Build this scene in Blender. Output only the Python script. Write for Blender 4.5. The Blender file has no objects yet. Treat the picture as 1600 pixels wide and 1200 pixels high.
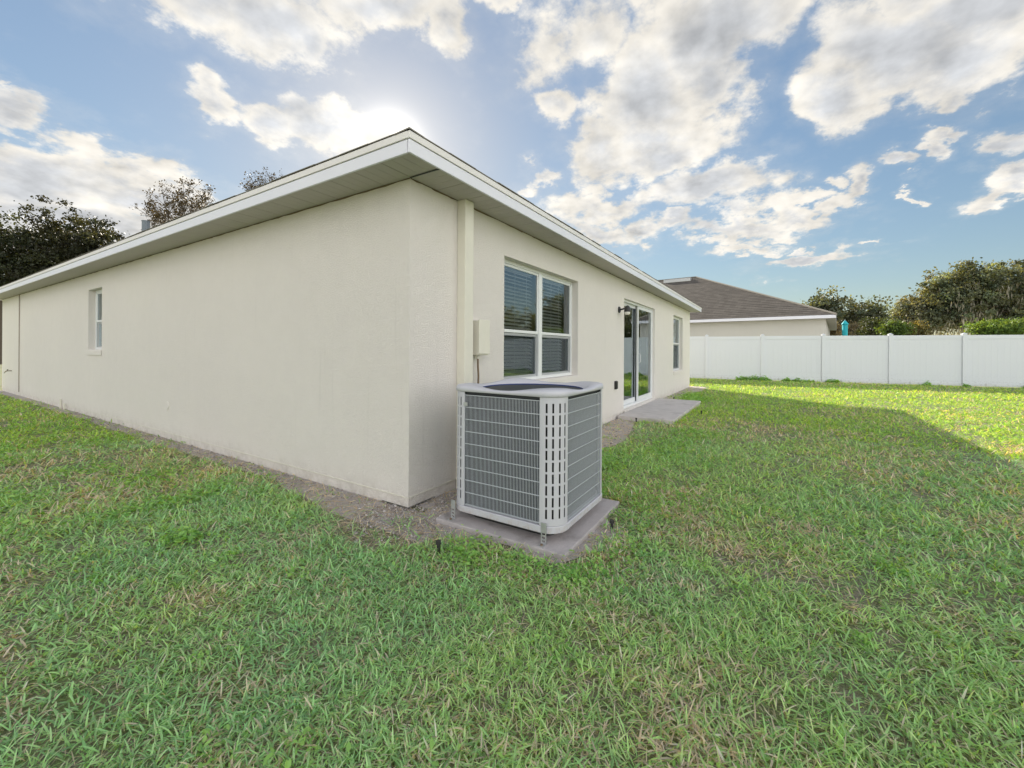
import bpy, bmesh, math, random
import numpy as np
from mathutils import Vector, Matrix
random.seed(7)
rng = np.random.default_rng(11)
S = bpy.context.scene
C = S.collection
R = math.radians

# ------------------------------------------------------------------ camera
FPX, V0, TH, CX, CY, CH, ROLL = 649.37, 546.03, 1.0115, -2.3594, -2.4374, 1.276, 0.0057
cam = bpy.data.cameras.new('camera')
cam.sensor_width = 36.0
cam.lens = 36.0 * FPX / 1600
cam.shift_y = -(600 - V0) / 1600
cam.clip_start = 0.05
cam.clip_end = 3000
camo = bpy.data.objects.new('camera', cam)
C.objects.link(camo)
camo.matrix_world = (Matrix.Translation((CX, CY, CH)) @ Matrix.Rotation(-TH, 4, 'Z')
                     @ Matrix.Rotation(math.pi / 2, 4, 'X') @ Matrix.Rotation(ROLL, 4, 'Z'))
S.camera = camo
FW = (math.sin(TH), math.cos(TH)); RT = (math.cos(TH), -math.sin(TH))

def ray(u, v):
    """direction through a photo pixel, unit depth along the view axis"""
    a, b = u - 800, v - V0
    c, s = math.cos(ROLL), math.sin(ROLL)
    a, b = a * c + b * s, -a * s + b * c
    return Vector((FW[0] + RT[0] * a / FPX, FW[1] + RT[1] * a / FPX, -b / FPX))

def at(u, v, D):
    return Vector((CX, CY, CH)) + ray(u, v) * D

def camxy(X, Y):
    return Vector((CX + FW[0] * Y + RT[0] * X, CY + FW[1] * Y + RT[1] * X, 0))

# ------------------------------------------------------------------ light and sky
SUN_AZ = math.atan2(0.664, 0.748)      # clockwise from +Y
SUN_EL = R(24.9)
SUN_DIR = Vector((math.sin(SUN_AZ) * math.cos(SUN_EL), math.cos(SUN_AZ) * math.cos(SUN_EL), math.sin(SUN_EL)))
sun = bpy.data.lights.new('sun', 'SUN')
sun.energy = 4.2
sun.angle = R(0.5)
sun.color = (1.0, 0.90, 0.74)
suno = bpy.data.objects.new('sun', sun)
C.objects.link(suno)
suno.rotation_euler = SUN_DIR.to_track_quat('Z', 'Y').to_euler()
suno.location = (0, 0, 30)

S.view_settings.view_transform = 'Standard'
S.view_settings.look = 'None'
S.view_settings.gamma = 1.0
S.view_settings.use_curve_mapping = False
S.view_settings.exposure = 1.05
S.render.engine = 'CYCLES'
try:
    S.cycles.use_denoising = True
    S.cycles.max_bounces = 8
    S.cycles.transparent_max_bounces = 16
    S.cycles.sample_clamp_indirect = 8
except Exception:
    pass

def build_world():
    w = bpy.data.worlds.new('World')
    S.world = w
    w.use_nodes = True
    nt = w.node_tree
    nt.nodes.clear()
    N, L = nt.nodes.new, nt.links.new
    out = N('ShaderNodeOutputWorld'); bg = N('ShaderNodeBackground')
    L(bg.outputs[0], out.inputs[0])
    bg.inputs['Strength'].default_value = 0.12
    sky = N('ShaderNodeTexSky')
    sky.sky_type = 'NISHITA'
    sky.sun_disc = False
    sky.sun_elevation = SUN_EL
    sky.sun_rotation = SUN_AZ
    sky.air_density = 1.0
    sky.dust_density = 0.25
    sky.ozone_density = 1.6
    sky.altitude = 0
    tc = N('ShaderNodeTexCoord')
    d = tc.outputs['Generated']

    def math_(op, a, b=None, c=None, clamp=False):
        n = N('ShaderNodeMath'); n.operation = op; n.use_clamp = clamp
        for i, x in enumerate((a, b, c)):
            if x is None: continue
            if isinstance(x, (int, float)): n.inputs[i].default_value = x
            else: L(x, n.inputs[i])
        return n.outputs[0]
    def vmath(op, a, b=None, out_=0):
        n = N('ShaderNodeVectorMath'); n.operation = op
        for i, x in enumerate((a, b)):
            if x is None: continue
            if isinstance(x, (tuple, list, Vector)): n.inputs[i].default_value = tuple(x)
            else: L(x, n.inputs[i])
        return n.outputs[out_]
    def scale(v, s):
        n = N('ShaderNodeVectorMath'); n.operation = 'SCALE'; L(v, n.inputs[0])
        if isinstance(s, (int, float)): n.inputs['Scale'].default_value = s
        else: L(s, n.inputs['Scale'])
        return n.outputs[0]
    def noise(v, sc, det, rough, color=False, dist=0.0):
        n = N('ShaderNodeTexNoise'); L(v, n.inputs['Vector'])
        n.inputs['Scale'].default_value = sc; n.inputs['Detail'].default_value = det
        n.inputs['Roughness'].default_value = rough; n.inputs['Distortion'].default_value = dist
        return n.outputs['Color' if color else 'Fac']
    def smooth(x, a, b, lo=0.0, hi=1.0):
        n = N('ShaderNodeMapRange'); n.interpolation_type = 'SMOOTHSTEP'
        L(x, n.inputs['Value'])
        n.inputs['From Min'].default_value = a; n.inputs['From Max'].default_value = b
        n.inputs['To Min'].default_value = lo; n.inputs['To Max'].default_value = hi
        return n.outputs[0]
    def mixc(f, a, b):
        n = N('ShaderNodeMix'); n.data_type = 'RGBA'
        if isinstance(f, (int, float)): n.inputs[0].default_value = f
        else: L(f, n.inputs[0])
        for i, x in ((6, a), (7, b)):
            if isinstance(x, tuple): n.inputs[i].default_value = (*x, 1)
            else: L(x, n.inputs[i])
        return n.outputs[2]

    sep = N('ShaderNodeSeparateXYZ'); L(d, sep.inputs[0])
    z = sep.outputs['Z']
    zc = math_('ADD', math_('MAXIMUM', z, 0.0), 0.32)
    # the cloud deck seen in perspective: directions divided by height
    n_ = N('ShaderNodeVectorMath'); n_.operation = 'SCALE'
    L(d, n_.inputs[0]); L(math_('DIVIDE', 1.0, zc), n_.inputs['Scale'])
    p = n_.outputs[0]
    warp1 = vmath('SUBTRACT', noise(p, 3.2, 3, 0.55, True), (0.5, 0.5, 0.5))
    warp2 = vmath('SUBTRACT', noise(p, 14.0, 5, 0.62, True), (0.5, 0.5, 0.5))
    dw = vmath('ADD', d, vmath('ADD', scale(warp1, 0.16), scale(warp2, 0.070)))

    # cumulus groups, by the part of the sky they stand in (pixel of photo, half sizes, tilt degrees, weight)
    blobs = [
        (330, -20, 110, 60, 20, 1.0), (430, 30, 130, 62, 25, 1.1), (485, 72, 52, 48, 0, 1.0), (590, 0, 130, 52, 0, 1.1),
        (690, 35, 36, 50, 0, .9), (770, -15, 75, 30, 0, .9), (520, -90, 330, 95, 0, 1.2),
        (332, 152, 50, 40, 10, 1.0), (432, 195, 62, 42, 20, 1.0), (510, 205, 70, 36, 20, .9), (585, 222, 70, 30, 10, .8),
        (30, 165, 85, 38, 25, .95), (-60, 130, 90, 60, 20, 1.0), (22, 120, 26, 10, 10, .7),
        (40, 285, 150, 66, 14, 1.25), (190, 305, 165, 46, 10, 1.25), (120, 370, 230, 62, 0, 1.1), (-120, 300, 200, 110, 0, 1.2),
        (850, 75, 50, 60, 20, .55), (915, 60, 70, 60, -30, .6), (868, 170, 32, 24, 0, .8),
        (1110, 40, 140, 110, 0, 1.3), (1010, 150, 105, 92, -30, 1.15), (945, 230, 60, 52, -40, .9), (1030, 225, 100, 46, -10, 1.1),
        (1110, 290, 110, 44, -5, 1.05), (945, 312, 95, 26, -5, .85), (1012, 365, 36, 26, 0, .9), (940, 355, 70, 28, 20, .8),
        (1120, 130, 60, 60, 0, 1.0), (1050, -90, 220, 110, 0, 1.3),
        (1420, 55, 185, 92, 10, 1.25), (1320, 145, 80, 55, 5, 1.15), (1495, 85, 110, 72, 10, 1.1), (1540, 5, 150, 62, 0, 1.15), (1490, -100, 280, 100, 0, 1.2),
        (1520, 130, 52, 26, 0, .8),
        (1400, 260, 36, 18, 0, .85), (1465, 240, 28, 25, 0, .85), (1500, 203, 48, 16, -15, .8), (1426, 297, 17, 7, -10, .8),
        (1590, 225, 66, 30, -22, 1.0), (1595, 285, 80, 22, -18, .95),
        (1165, 350, 125, 22, -6, .9), (1262, 333, 70, 18, 0, .9), (1325, 300, 22, 34, 10, .9), (1290, 287, 18, 8, 0, .5), (1150, 382, 80, 11, -4, .7),
        (1245, 405, 96, 13, -8, .85), (1060, 352, 36, 16, 0, .8), (1365, 378, 22, 5, -8, .6), (1250, 388, 36, 6, -5, .55),
        (845, 276, 30, 13, -15, .7), (820, 300, 18, 12, 0, .6), (1220, 60, 16, 30, 20, -.2),
    ]
    dens = None
    for (u, v, ru, rv, tilt, wgt) in blobs:
        if wgt < 0: continue
        c = ray(u, v); ln = c.length; c = c.normalized()
        # tangent frame on the celestial sphere
        tx = (ray(u + 1, v).normalized() - c).normalized()
        ty = c.cross(tx).normalized()
        ca, sa = math.cos(R(-tilt)), math.sin(R(-tilt))
        du = (ray(u + ru * ca, v - ru * sa).normalized() - c)
        dv = (ray(u + rv * sa, v + rv * ca).normalized() - c)
        a1 = du.normalized(); a2 = c.cross(a1).normalized()
        M = Matrix((a1, a2, c)).transposed()
        m = N('ShaderNodeMapping'); m.vector_type = 'TEXTURE'
        L(dw, m.inputs['Vector'])
        m.inputs['Location'].default_value = c
        m.inputs['Rotation'].default_value = M.to_euler()
        m.inputs['Scale'].default_value = (max(du.length, .004), max(dv.length, .004), 0.6)
        r = vmath('LENGTH', m.outputs[0], None, 1)
        q = math_('MULTIPLY_ADD', r, -wgt, wgt)          # w * (1 - r)
        dens = q if dens is None else math_('MAXIMUM', dens, q)
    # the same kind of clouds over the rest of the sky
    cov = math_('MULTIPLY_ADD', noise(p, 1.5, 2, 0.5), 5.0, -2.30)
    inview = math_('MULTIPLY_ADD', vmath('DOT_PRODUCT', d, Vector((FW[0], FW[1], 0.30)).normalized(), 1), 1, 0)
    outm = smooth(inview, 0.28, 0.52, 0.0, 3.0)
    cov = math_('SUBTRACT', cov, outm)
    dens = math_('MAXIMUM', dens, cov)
    dens = math_('MAXIMUM', dens, -0.8)
    f1 = noise(p, 7.5, 10, 0.62)
    f2 = noise(vmath('ADD', p, tuple(SUN_DIR * 0.035)), 7.5, 5, 0.50)
    rho = math_('ADD', dens, math_('MULTIPLY_ADD', f1, 2.0, -1.0))
    alpha = smooth(rho, -0.20, 0.36)
    veil = math_('MULTIPLY', smooth(rho, -0.75, 0.25), 0.16)
    alpha = math_('MAXIMUM', alpha, veil)
    fl = noise(p, 3.2, 3, 0.45)
    core = smooth(math_('MULTIPLY_ADD', fl, 1.3, math_('SUBTRACT', dens, 0.65)), 0.18, 1.0)
    relief = math_('SUBTRACT', noise(p, 7.5, 5, 0.50), f2)
    b0 = math_('MULTIPLY_ADD', core, -0.21, 0.92)
    b1 = math_('MULTIPLY_ADD', relief, 1.0, b0)
    big = noise(p, 2.6, 3, 0.5)
    b2 = math_('MULTIPLY_ADD', big, 0.26, math_('SUBTRACT', b1, 0.13))
    # forward scattering near the sun
    sd = vmath('DOT_PRODUCT', d, tuple(SUN_DIR), 1)
    fwd = math_('POWER', math_('MAXIMUM', sd, 0.0), 30)
    b3 = math_('MULTIPLY_ADD', fwd, 0.25, b2)
    # clouds away from the sun show their sunlit side; boosted unseen to light shaded walls
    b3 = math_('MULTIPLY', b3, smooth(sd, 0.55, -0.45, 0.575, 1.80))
    tint = mixc(core, (1.0, 0.955, 0.87), (0.90, 0.925, 0.96))
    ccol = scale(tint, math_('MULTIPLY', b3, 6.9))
    skyc = sky.outputs[0]
    # limit the aureole (thin haze only) and keep hue
    lum = vmath('DOT_PRODUCT', skyc, (0.3, 0.5, 0.2), 1)
    k = math_('DIVIDE', 1.0, math_('ADD', math_('MULTIPLY', lum, 0.10), 0.53))
    skyc = scale(skyc, k)
    skyc = vmath('MULTIPLY', skyc, (0.475, 0.46, 0.42))
    aur = math_('MULTIPLY', math_('POWER', math_('MAXIMUM', sd, 0.0), 120), 0.9)
    aur = math_('MULTIPLY_ADD', math_('POWER', math_('MAXIMUM', sd, 0.0), 900), 9.0, aur)
    av = N('ShaderNodeCombineXYZ')
    for i, q in enumerate((1.0, 0.93, 0.80)): L(math_('MULTIPLY', aur, q), av.inputs[i])
    skyc = vmath('ADD', skyc, av.outputs[0])
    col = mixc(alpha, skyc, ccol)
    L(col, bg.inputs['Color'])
build_world()

# ------------------------------------------------------------------ helpers
def tag(o, label=None, cat=None, group=None, kind=None):
    if label: o['label'] = label
    if cat: o['category'] = cat
    if group: o['group'] = group
    if kind: o['kind'] = kind
    return o

def empty(name, loc=(0, 0, 0), rz=0.0, **kw):
    o = bpy.data.objects.new(name, None)
    o.empty_display_size = 0.2
    C.objects.link(o)
    o.location = loc; o.rotation_euler = (0, 0, rz)
    return tag(o, **kw)

class MB:
    """collects geometry for one mesh object"""
    def __init__(s): s.v = []; s.f = []; s.m = []; s.cm = 0
    def add(s, vs, fs):
        n = len(s.v); s.v += [tuple(v) for v in vs]
        s.f += [tuple(i + n for i in f) for f in fs]; s.m += [s.cm] * len(fs)
    def box(s, a, b, M=None):
        x0, y0, z0 = a; x1, y1, z1 = b
        if x0 > x1: x0, x1 = x1, x0
        if y0 > y1: y0, y1 = y1, y0
        if z0 > z1: z0, z1 = z1, z0
        vs = [(x0, y0, z0), (x1, y0, z0), (x1, y1, z0), (x0, y1, z0), (x0, y0, z1), (x1, y0, z1), (x1, y1, z1), (x0, y1, z1)]
        if M is not None: vs = [M @ Vector(v) for v in vs]
        s.add(vs, [(0, 3, 2, 1), (4, 5, 6, 7), (0, 1, 5, 4), (1, 2, 6, 5), (2, 3, 7, 6), (3, 0, 4, 7)])
        return s
    def tube(s, pts, rad, n=8, cap=True):
        pts = [Vector(p) for p in pts]
        if isinstance(rad, (int, float)): rad = [rad] * len(pts)
        rings = []
        for i, p in enumerate(pts):
            t = (pts[min(i + 1, len(pts) - 1)] - pts[max(i - 1, 0)]).normalized()
            up = Vector((0, 0, 1)) if abs(t.z) < 0.9 else Vector((1, 0, 0))
            a = t.cross(up).normalized(); b = t.cross(a).normalized()
            rings.append([p + (a * math.cos(2 * math.pi * k / n) + b * math.sin(2 * math.pi * k / n)) * rad[i] for k in range(n)])
        vs = [v for r in rings for v in r]; fs = []
        for i in range(len(pts) - 1):
            for k in range(n):
                k2 = (k + 1) % n
                fs.append((i * n + k, i * n + k2, (i + 1) * n + k2, (i + 1) * n + k))
        if cap:
            fs.append(tuple(range(n))[::-1]); fs.append(tuple((len(pts) - 1) * n + k for k in range(n)))
        s.add(vs, fs); return s
    def prism(s, poly, z0, z1):
        n = len(poly)
        vs = [(x, y, z0) for x, y in poly] + [(x, y, z1) for x, y in poly]
        fs = [tuple(range(n))[::-1], tuple(range(n, 2 * n))] + [(k, (k + 1) % n, n + (k + 1) % n, n + k) for k in range(n)]
        s.add(vs, fs); return s
    def build(s, name, mat, parent=None, bevel=0, smooth=False, seg=2, recalc=True):
        me = bpy.data.meshes.new(name)
        me.from_pydata(s.v, [], s.f)
        mats = mat if isinstance(mat, (list, tuple)) else [mat]
        for m in mats: me.materials.append(m)
        if len(mats) > 1: me.polygons.foreach_set('material_index', s.m)
        if recalc:
            bm = bmesh.new(); bm.from_mesh(me)
            bmesh.ops.recalc_face_normals(bm, faces=bm.faces)
            if bevel:
                bmesh.ops.bevel(bm, geom=[e for e in bm.edges if len(e.link_faces) == 2 and e.calc_face_angle(0) > 0.6],
                                offset=bevel, segments=seg, affect='EDGES', profile=0.5, clamp_overlap=True)
            bm.to_mesh(me); bm.free()
        if smooth:
            me.polygons.foreach_set('use_smooth', [True] * len(me.polygons))
        me.update()
        o = bpy.data.objects.new(name, me)
        C.objects.link(o)
        if parent: o.parent = parent
        return o

def child(name, mesh, parent, loc=(0, 0, 0), rot=(0, 0, 0), sc=(1, 1, 1)):
    o = bpy.data.objects.new(name, mesh); C.objects.link(o)
    o.parent = parent; o.location = loc; o.rotation_euler = rot; o.scale = sc
    return o

class NT:
    def __init__(s, name):
        s.m = bpy.data.materials.new(name); s.m.use_nodes = True
        s.t = s.m.node_tree; s.t.nodes.clear()
        s.out = s.t.nodes.new('ShaderNodeOutputMaterial')
    def n(s, typ, **kw):
        n = s.t.nodes.new(typ)
        for k, v in kw.items(): setattr(n, k, v)
        return n
    def l(s, a, b): s.t.links.new(a, b)
    def val(s, sock, x):
        if isinstance(x, (int, float)): sock.default_value = x
        elif isinstance(x, tuple): sock.default_value = (*x, 1) if len(x) == 3 and sock.type == 'RGBA' else x
        else: s.l(x, sock)
    def coord(s, which='Object'): return s.n('ShaderNodeTexCoord').outputs[which]
    def noise(s, v, sc, det=4, rough=0.55, out='Fac', dist=0):
        n = s.n('ShaderNodeTexNoise'); s.l(v, n.inputs['Vector'])
        n.inputs['Scale'].default_value = sc; n.inputs['Detail'].default_value = det
        n.inputs['Roughness'].default_value = rough; n.inputs['Distortion'].default_value = dist
        return n.outputs[out]
    def mapping(s, v, sc=(1, 1, 1)):
        n = s.n('ShaderNodeMapping'); s.l(v, n.inputs[0]); n.inputs['Scale'].default_value = sc; return n.outputs[0]
    def math(s, op, a, b=0.0, c=None, clamp=False):
        n = s.n('ShaderNodeMath', operation=op, use_clamp=clamp)
        s.val(n.inputs[0], a); s.val(n.inputs[1], b)
        if c is not None: s.val(n.inputs[2], c)
        return n.outputs[0]
    def rng(s, x, a, b, lo=0.0, hi=1.0):
        n = s.n('ShaderNodeMapRange', interpolation_type='SMOOTHSTEP'); s.l(x, n.inputs['Value'])
        for k, q in (('From Min', a), ('From Max', b), ('To Min', lo), ('To Max', hi)): n.inputs[k].default_value = q
        return n.outputs[0]
    def mix(s, f, a, b, blend='MIX'):
        n = s.n('ShaderNodeMix', data_type='RGBA', blend_type=blend)
        s.val(n.inputs[0], f); s.val(n.inputs[6], a); s.val(n.inputs[7], b)
        return n.outputs[2]
    def bump(s, h, dist, strength=1.0, normal=None):
        n = s.n('ShaderNodeBump'); s.l(h, n.inputs['Height'])
        n.inputs['Distance'].default_value = dist; n.inputs['Strength'].default_value = strength
        if normal: s.l(normal, n.inputs['Normal'])
        return n.outputs[0]
    def bsdf(s, col, rough=0.6, metal=0.0, normal=None, spec=0.5, **kw):
        b = s.n('ShaderNodeBsdfPrincipled')
        s.val(b.inputs['Base Color'], col); s.val(b.inputs['Roughness'], rough); s.val(b.inputs['Metallic'], metal)
        b.inputs['Specular IOR Level'].default_value = spec
        if normal: s.l(normal, b.inputs['Normal'])
        for k, v in kw.items(): s.val(b.inputs[k], v)
        s.l(b.outputs[0], s.out.inputs[0]); return b

def mat_simple(name, col, rough=0.5, metal=0.0, var=0.06, vs=6.0, bump=0.0, bs=60.0, spec=0.5):
    t = NT(name); co = t.coord()
    f = t.noise(co, vs, 5, 0.6)
    c = t.mix(f, tuple(max(0, x * (1 - var * 1.6)) for x in col), tuple(min(1, x * (1 + var * 1.2)) for x in col))
    nrm = t.bump(t.noise(co, bs, 3), bump) if bump else None
    r = t.math('MULTIPLY_ADD', f, 0.16, rough - 0.08)
    t.bsdf(c, r, metal, nrm, spec)
    return t.m

M = {}
def mat_stucco(name, col):
    t = NT(name); co = t.coord()
    big = t.noise(co, 0.6, 4, 0.6); mid = t.noise(co, 5, 5, 0.6)
    c = t.mix(t.math('MULTIPLY_ADD', mid, 0.35, t.math('MULTIPLY', big, 0.55), clamp=True), tuple(x * .90 for x in col), tuple(min(1, x * 1.06) for x in col))
    # splash-back dirt close to the ground and faint streaks
    sep = t.n('ShaderNodeSeparateXYZ'); t.l(co, sep.inputs[0])
    low = t.rng(t.math('MULTIPLY_ADD', mid, 0.22, sep.outputs['Z']), 0.08, 0.34, 0.42, 0.0)
    c = t.mix(t.math('MULTIPLY', low, t.rng(t.noise(co, 9, 6, 0.7), 0.3, 0.75)), c, (0.33, 0.27, 0.20))
    st = t.noise(t.mapping(co, (5, 5, 0.25)), 2.0, 4, 0.6)
    c = t.mix(t.rng(st, 0.60, 0.80, 0, 0.22), c, tuple(x * .70 for x in col))
    a = t.noise(t.mapping(co, (1, 1, 1.7)), 70, 5, 0.62); b = t.noise(co, 16, 3, 0.5); vd = t.rng(a, 0.42, 0.62)
    h = t.math('MULTIPLY_ADD', b, 0.9, t.math('MULTIPLY', vd, 0.55))
    h = t.math('ADD', h, t.math('MULTIPLY', t.noise(co, 170, 2), 0.22))
    t.bsdf(c, 0.88, 0, t.bump(h, 0.0055, 1.0), 0.25)
    return t.m
M['stucco'] = mat_stucco('cream_stucco', (0.865, 0.815, 0.775))
M['stucco2'] = mat_stucco('pale_stucco', (0.62, 0.60, 0.56))
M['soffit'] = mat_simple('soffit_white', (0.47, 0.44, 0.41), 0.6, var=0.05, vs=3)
M['fascia'] = mat_simple('fascia_white', (0.78, 0.78, 0.86), 0.42, var=0.035, vs=2.5)
M['drip'] = mat_simple('drip_edge_cream', (0.80, 0.77, 0.76), 0.45, var=0.04, vs=2.5)
M['whiteframe'] = mat_simple('window_frame_white', (0.80, 0.81, 0.82), 0.35, var=0.03)
M['slat'] = mat_simple('blind_white', (0.92, 0.92, 0.91), 0.45, var=0.02)
M['dark_gasket'] = mat_simple('dark_gasket', (0.03, 0.035, 0.04), 0.6)
M['black'] = mat_simple('black_metal', (0.02, 0.02, 0.022), 0.45)
M['plastic_black'] = mat_simple('black_plastic', (0.025, 0.025, 0.025), 0.55)
M['cream_metal'] = mat_simple('cream_enclosure', (0.74, 0.71, 0.62), 0.5, var=0.05)
M['grey_pipe'] = mat_simple('grey_pipe', (0.16, 0.19, 0.22), 0.55)
M['cable'] = mat_simple('brown_cable', (0.20, 0.14, 0.09), 0.7)
M['brass'] = mat_simple('tap_metal', (0.22, 0.17, 0.12), 0.4, 0.7)
M['frosted'] = mat_simple('lamp_glass', (0.8, 0.78, 0.72), 0.3)
M['galv'] = mat_simple('galvanised', (0.50, 0.51, 0.52), 0.45, 0.6, var=0.15, vs=40)
M['unit'] = None
def mat_vinyl():
    t = NT('vinyl_white'); co = t.coord()
    c = t.mix(t.noise(co, 0.9, 4), (0.70, 0.72, 0.78), (0.76, 0.78, 0.83))
    sep = t.n('ShaderNodeSeparateXYZ'); t.l(co, sep.inputs[0])
    low = t.rng(sep.outputs['Z'], 0.05, 0.55, 1.0, 0.0)
    sp = t.rng(t.noise(co, 14, 6, 0.75), 0.52, 0.66)
    c = t.mix(t.math('MULTIPLY', t.math('MULTIPLY', low, sp), 0.55), c, (0.26, 0.25, 0.24))
    c = t.mix(t.math('MULTIPLY', t.rng(sep.outputs['Z'], 0.0, 0.16, 0.6, 0.0), t.noise(co, 5, 4, .6)), c, (0.30, 0.33, 0.22))
    t.bsdf(c, 0.38, 0)
    return t.m
M['vinyl'] = mat_vinyl()
M['teal'] = mat_simple('turquoise_canvas', (0.02, 0.45, 0.52), 0.6)
M['room'] = mat_simple('room_paint', (0.28, 0.28, 0.27), 0.8)
M['room_floor'] = mat_simple('room_floor', (0.22, 0.19, 0.16), 0.6)
M['curtain'] = mat_simple('blind_closed', (0.60, 0.59, 0.55), 0.7)

def mat_unit():
    t = NT('unit_enamel'); co = t.coord()
    f = t.noise(co, 7, 5, 0.6)
    c = t.mix(f, (0.50, 0.50, 0.55), (0.58, 0.575, 0.62))
    sep = t.n('ShaderNodeSeparateXYZ'); t.l(co, sep.inputs[0])
    low = t.rng(sep.outputs['Z'], 0.04, 0.13, 0.55, 0.0)
    d = t.math('MULTIPLY', low, t.rng(t.noise(co, 30, 5, 0.7), 0.42, 0.66))
    c = t.mix(d, c, (0.36, 0.24, 0.16))
    c = t.mix(t.rng(t.noise(co, 90, 2), 0.70, 0.78, 0, 0.3), c, (0.25, 0.22, 0.2))
    t.bsdf(c, 0.42, 0, t.bump(t.noise(co, 220, 2), 0.0006))
    return t.m
M['unit'] = mat_unit()
def mat_coil():
    t = NT('coil_fins'); co = t.coord()
    w = t.n('ShaderNodeTexWave', wave_type='BANDS', bands_direction='Z'); t.l(co, w.inputs[0])
    w.inputs['Scale'].default_value = 12.0; w.inputs['Distortion'].default_value = 0.5
    c = t.mix(t.noise(co, 14, 5, 0.6), (0.010, 0.014, 0.022), (0.035, 0.038, 0.046))
    c = t.mix(t.math('MULTIPLY', w.outputs['Fac'], 0.3), c, (0.045, 0.045, 0.05))
    t.bsdf(c, 0.55, 0.0, None, 0.3)
    return t.m
M['coil'] = mat_coil()
M['wire'] = mat_simple('wire_coated', (0.54, 0.57, 0.62), 0.4, var=0.10, vs=30)
M['guard'] = mat_simple('guard_navy', (0.02, 0.045, 0.19), 0.35)
M['fan'] = mat_simple('fan_blue_black', (0.02, 0.04, 0.12), 0.4)
def mat_concrete(name, col, stain=0.5):
    t = NT(name); co = t.coord()
    c = t.mix(t.noise(co, 5, 8, 0.65), tuple(x * .72 for x in col), tuple(min(1, x * 1.12) for x in col))
    c = t.mix(t.rng(t.noise(co, 2.3, 5, 0.6, dist=0.6), 0.50, 0.72, 0, stain), c, (0.13, 0.115, 0.10))
    c = t.mix(t.rng(t.noise(co, 120, 2), 0.60, 0.75, 0, 0.5), c, tuple(x * .55 for x in col))
    t.bsdf(c, 0.85, 0, t.bump(t.noise(co, 70, 6, 0.7), 0.004), 0.3)
    return t.m
M['pad'] = mat_concrete('pad_concrete', (0.50, 0.46, 0.46), 0.75)
M['slab'] = mat_concrete('patio_concrete', (0.60, 0.56, 0.55), 0.35)

def mat_glass(name='window_glass', ior=2.8):
    t = NT(name); fr = t.n('ShaderNodeFresnel'); fr.inputs['IOR'].default_value = ior
    g = t.n('ShaderNodeBsdfGlossy'); g.inputs['Roughness'].default_value = 0.0
    g.inputs['Color'].default_value = (0.86, 0.95, 1.0, 1)
    co = t.coord(); t.l(t.bump(t.noise(co, 1.2, 1), 0.0015), g.inputs['Normal'])
    tr = t.n('ShaderNodeBsdfTransparent'); tr.inputs['Color'].default_value = (0.92, 0.97, 0.97, 1)
    m = t.n('ShaderNodeMixShader'); t.l(fr.outputs[0], m.inputs[0]); t.l(tr.outputs[0], m.inputs[1]); t.l(g.outputs[0], m.inputs[2])
    t.l(m.outputs[0], t.out.inputs[0]); return t.m
M['glass'] = mat_glass()
M['door_glass'] = mat_glass('coated_door_glass', 5.5)
def mat_screen():
    t = NT('insect_screen')
    df = t.n('ShaderNodeBsdfDiffuse'); df.inputs['Color'].default_value = (0.035, 0.05, 0.065, 1)
    tr = t.n('ShaderNodeBsdfTransparent')
    m = t.n('ShaderNodeMixShader'); m.inputs[0].default_value = 0.30
    t.l(tr.outputs[0], m.inputs[1]); t.l(df.outputs[0], m.inputs[2]); t.l(m.outputs[0], t.out.inputs[0]); return t.m
M['screen'] = mat_screen()

def mat_shingle(name, col, along, exposure=0.13):
    """asphalt shingles: tab-sized colour variation and granules on stepped geometry"""
    t = NT(name); co = t.coord()
    br = t.n('ShaderNodeTexBrick'); br.offset = 0.5
    mp = t.n('ShaderNodeMapping'); t.l(co, mp.inputs[0]); mp.inputs['Rotation'].default_value = (0, 0, along)
    t.l(mp.outputs[0], br.inputs[0])
    br.inputs['Color1'].default_value = (*[x * .72 for x in col], 1); br.inputs['Color2'].default_value = (*[x * 1.18 for x in col], 1)
    br.inputs['Mortar'].default_value = (*[x * .45 for x in col], 1)
    br.inputs['Scale'].default_value = 1.0; br.inputs['Mortar Size'].default_value = 0.006
    br.inputs['Brick Width'].default_value = 0.33; br.inputs['Row Height'].default_value = exposure * 0.923
    c = t.mix(t.rng(t.noise(co, 0.5, 5, 0.65), 0.3, 0.75, 0, 0.6), br.outputs['Color'], tuple(x * .62 for x in col))
    c = t.mix(t.rng(t.noise(t.mapping(co, (1, 1, .3)), 1.6, 4, .6), .55, .8, 0, .35), c, tuple(min(1, x * 1.5) for x in col))
    c = t.mix(t.math('MULTIPLY', t.noise(co, 160, 2), 0.5), c, tuple(x * .5 for x in col))
    t.bsdf(c, 0.9, 0, t.bump(t.noise(co, 150, 3), 0.003), 0.25)
    return t.m
M['shingle'] = mat_simple('shingle_dark', (0.26, 0.24, 0.21), 0.9, var=0.3, vs=30, bump=0.003, bs=150)

def mat_attr(name, transl=0.35, rough=0.5, spec=0.35):
    t = NT(name)
    a = t.n('ShaderNodeAttribute', attribute_name='Col')
    b = t.n('ShaderNodeBsdfPrincipled'); t.l(a.outputs['Color'], b.inputs['Base Color'])
    b.inputs['Roughness'].default_value = rough; b.inputs['Specular IOR Level'].default_value = spec
    tr = t.n('ShaderNodeBsdfTranslucent')
    t.l(t.mix(1.0, a.outputs['Color'], (1.9, 1.5, 0.35), 'MULTIPLY'), tr.inputs['Color'])
    m = t.n('ShaderNodeMixShader'); m.inputs[0].default_value = transl
    t.l(b.outputs[0], m.inputs[1]); t.l(tr.outputs[0], m.inputs[2]); t.l(m.outputs[0], t.out.inputs[0])
    return t.m
M['grass'] = mat_attr('grass_blade', 0.42, 0.45, 0.4)
M['leaf'] = mat_attr('tree_leaf', 0.32, 0.5, 0.35)
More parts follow.
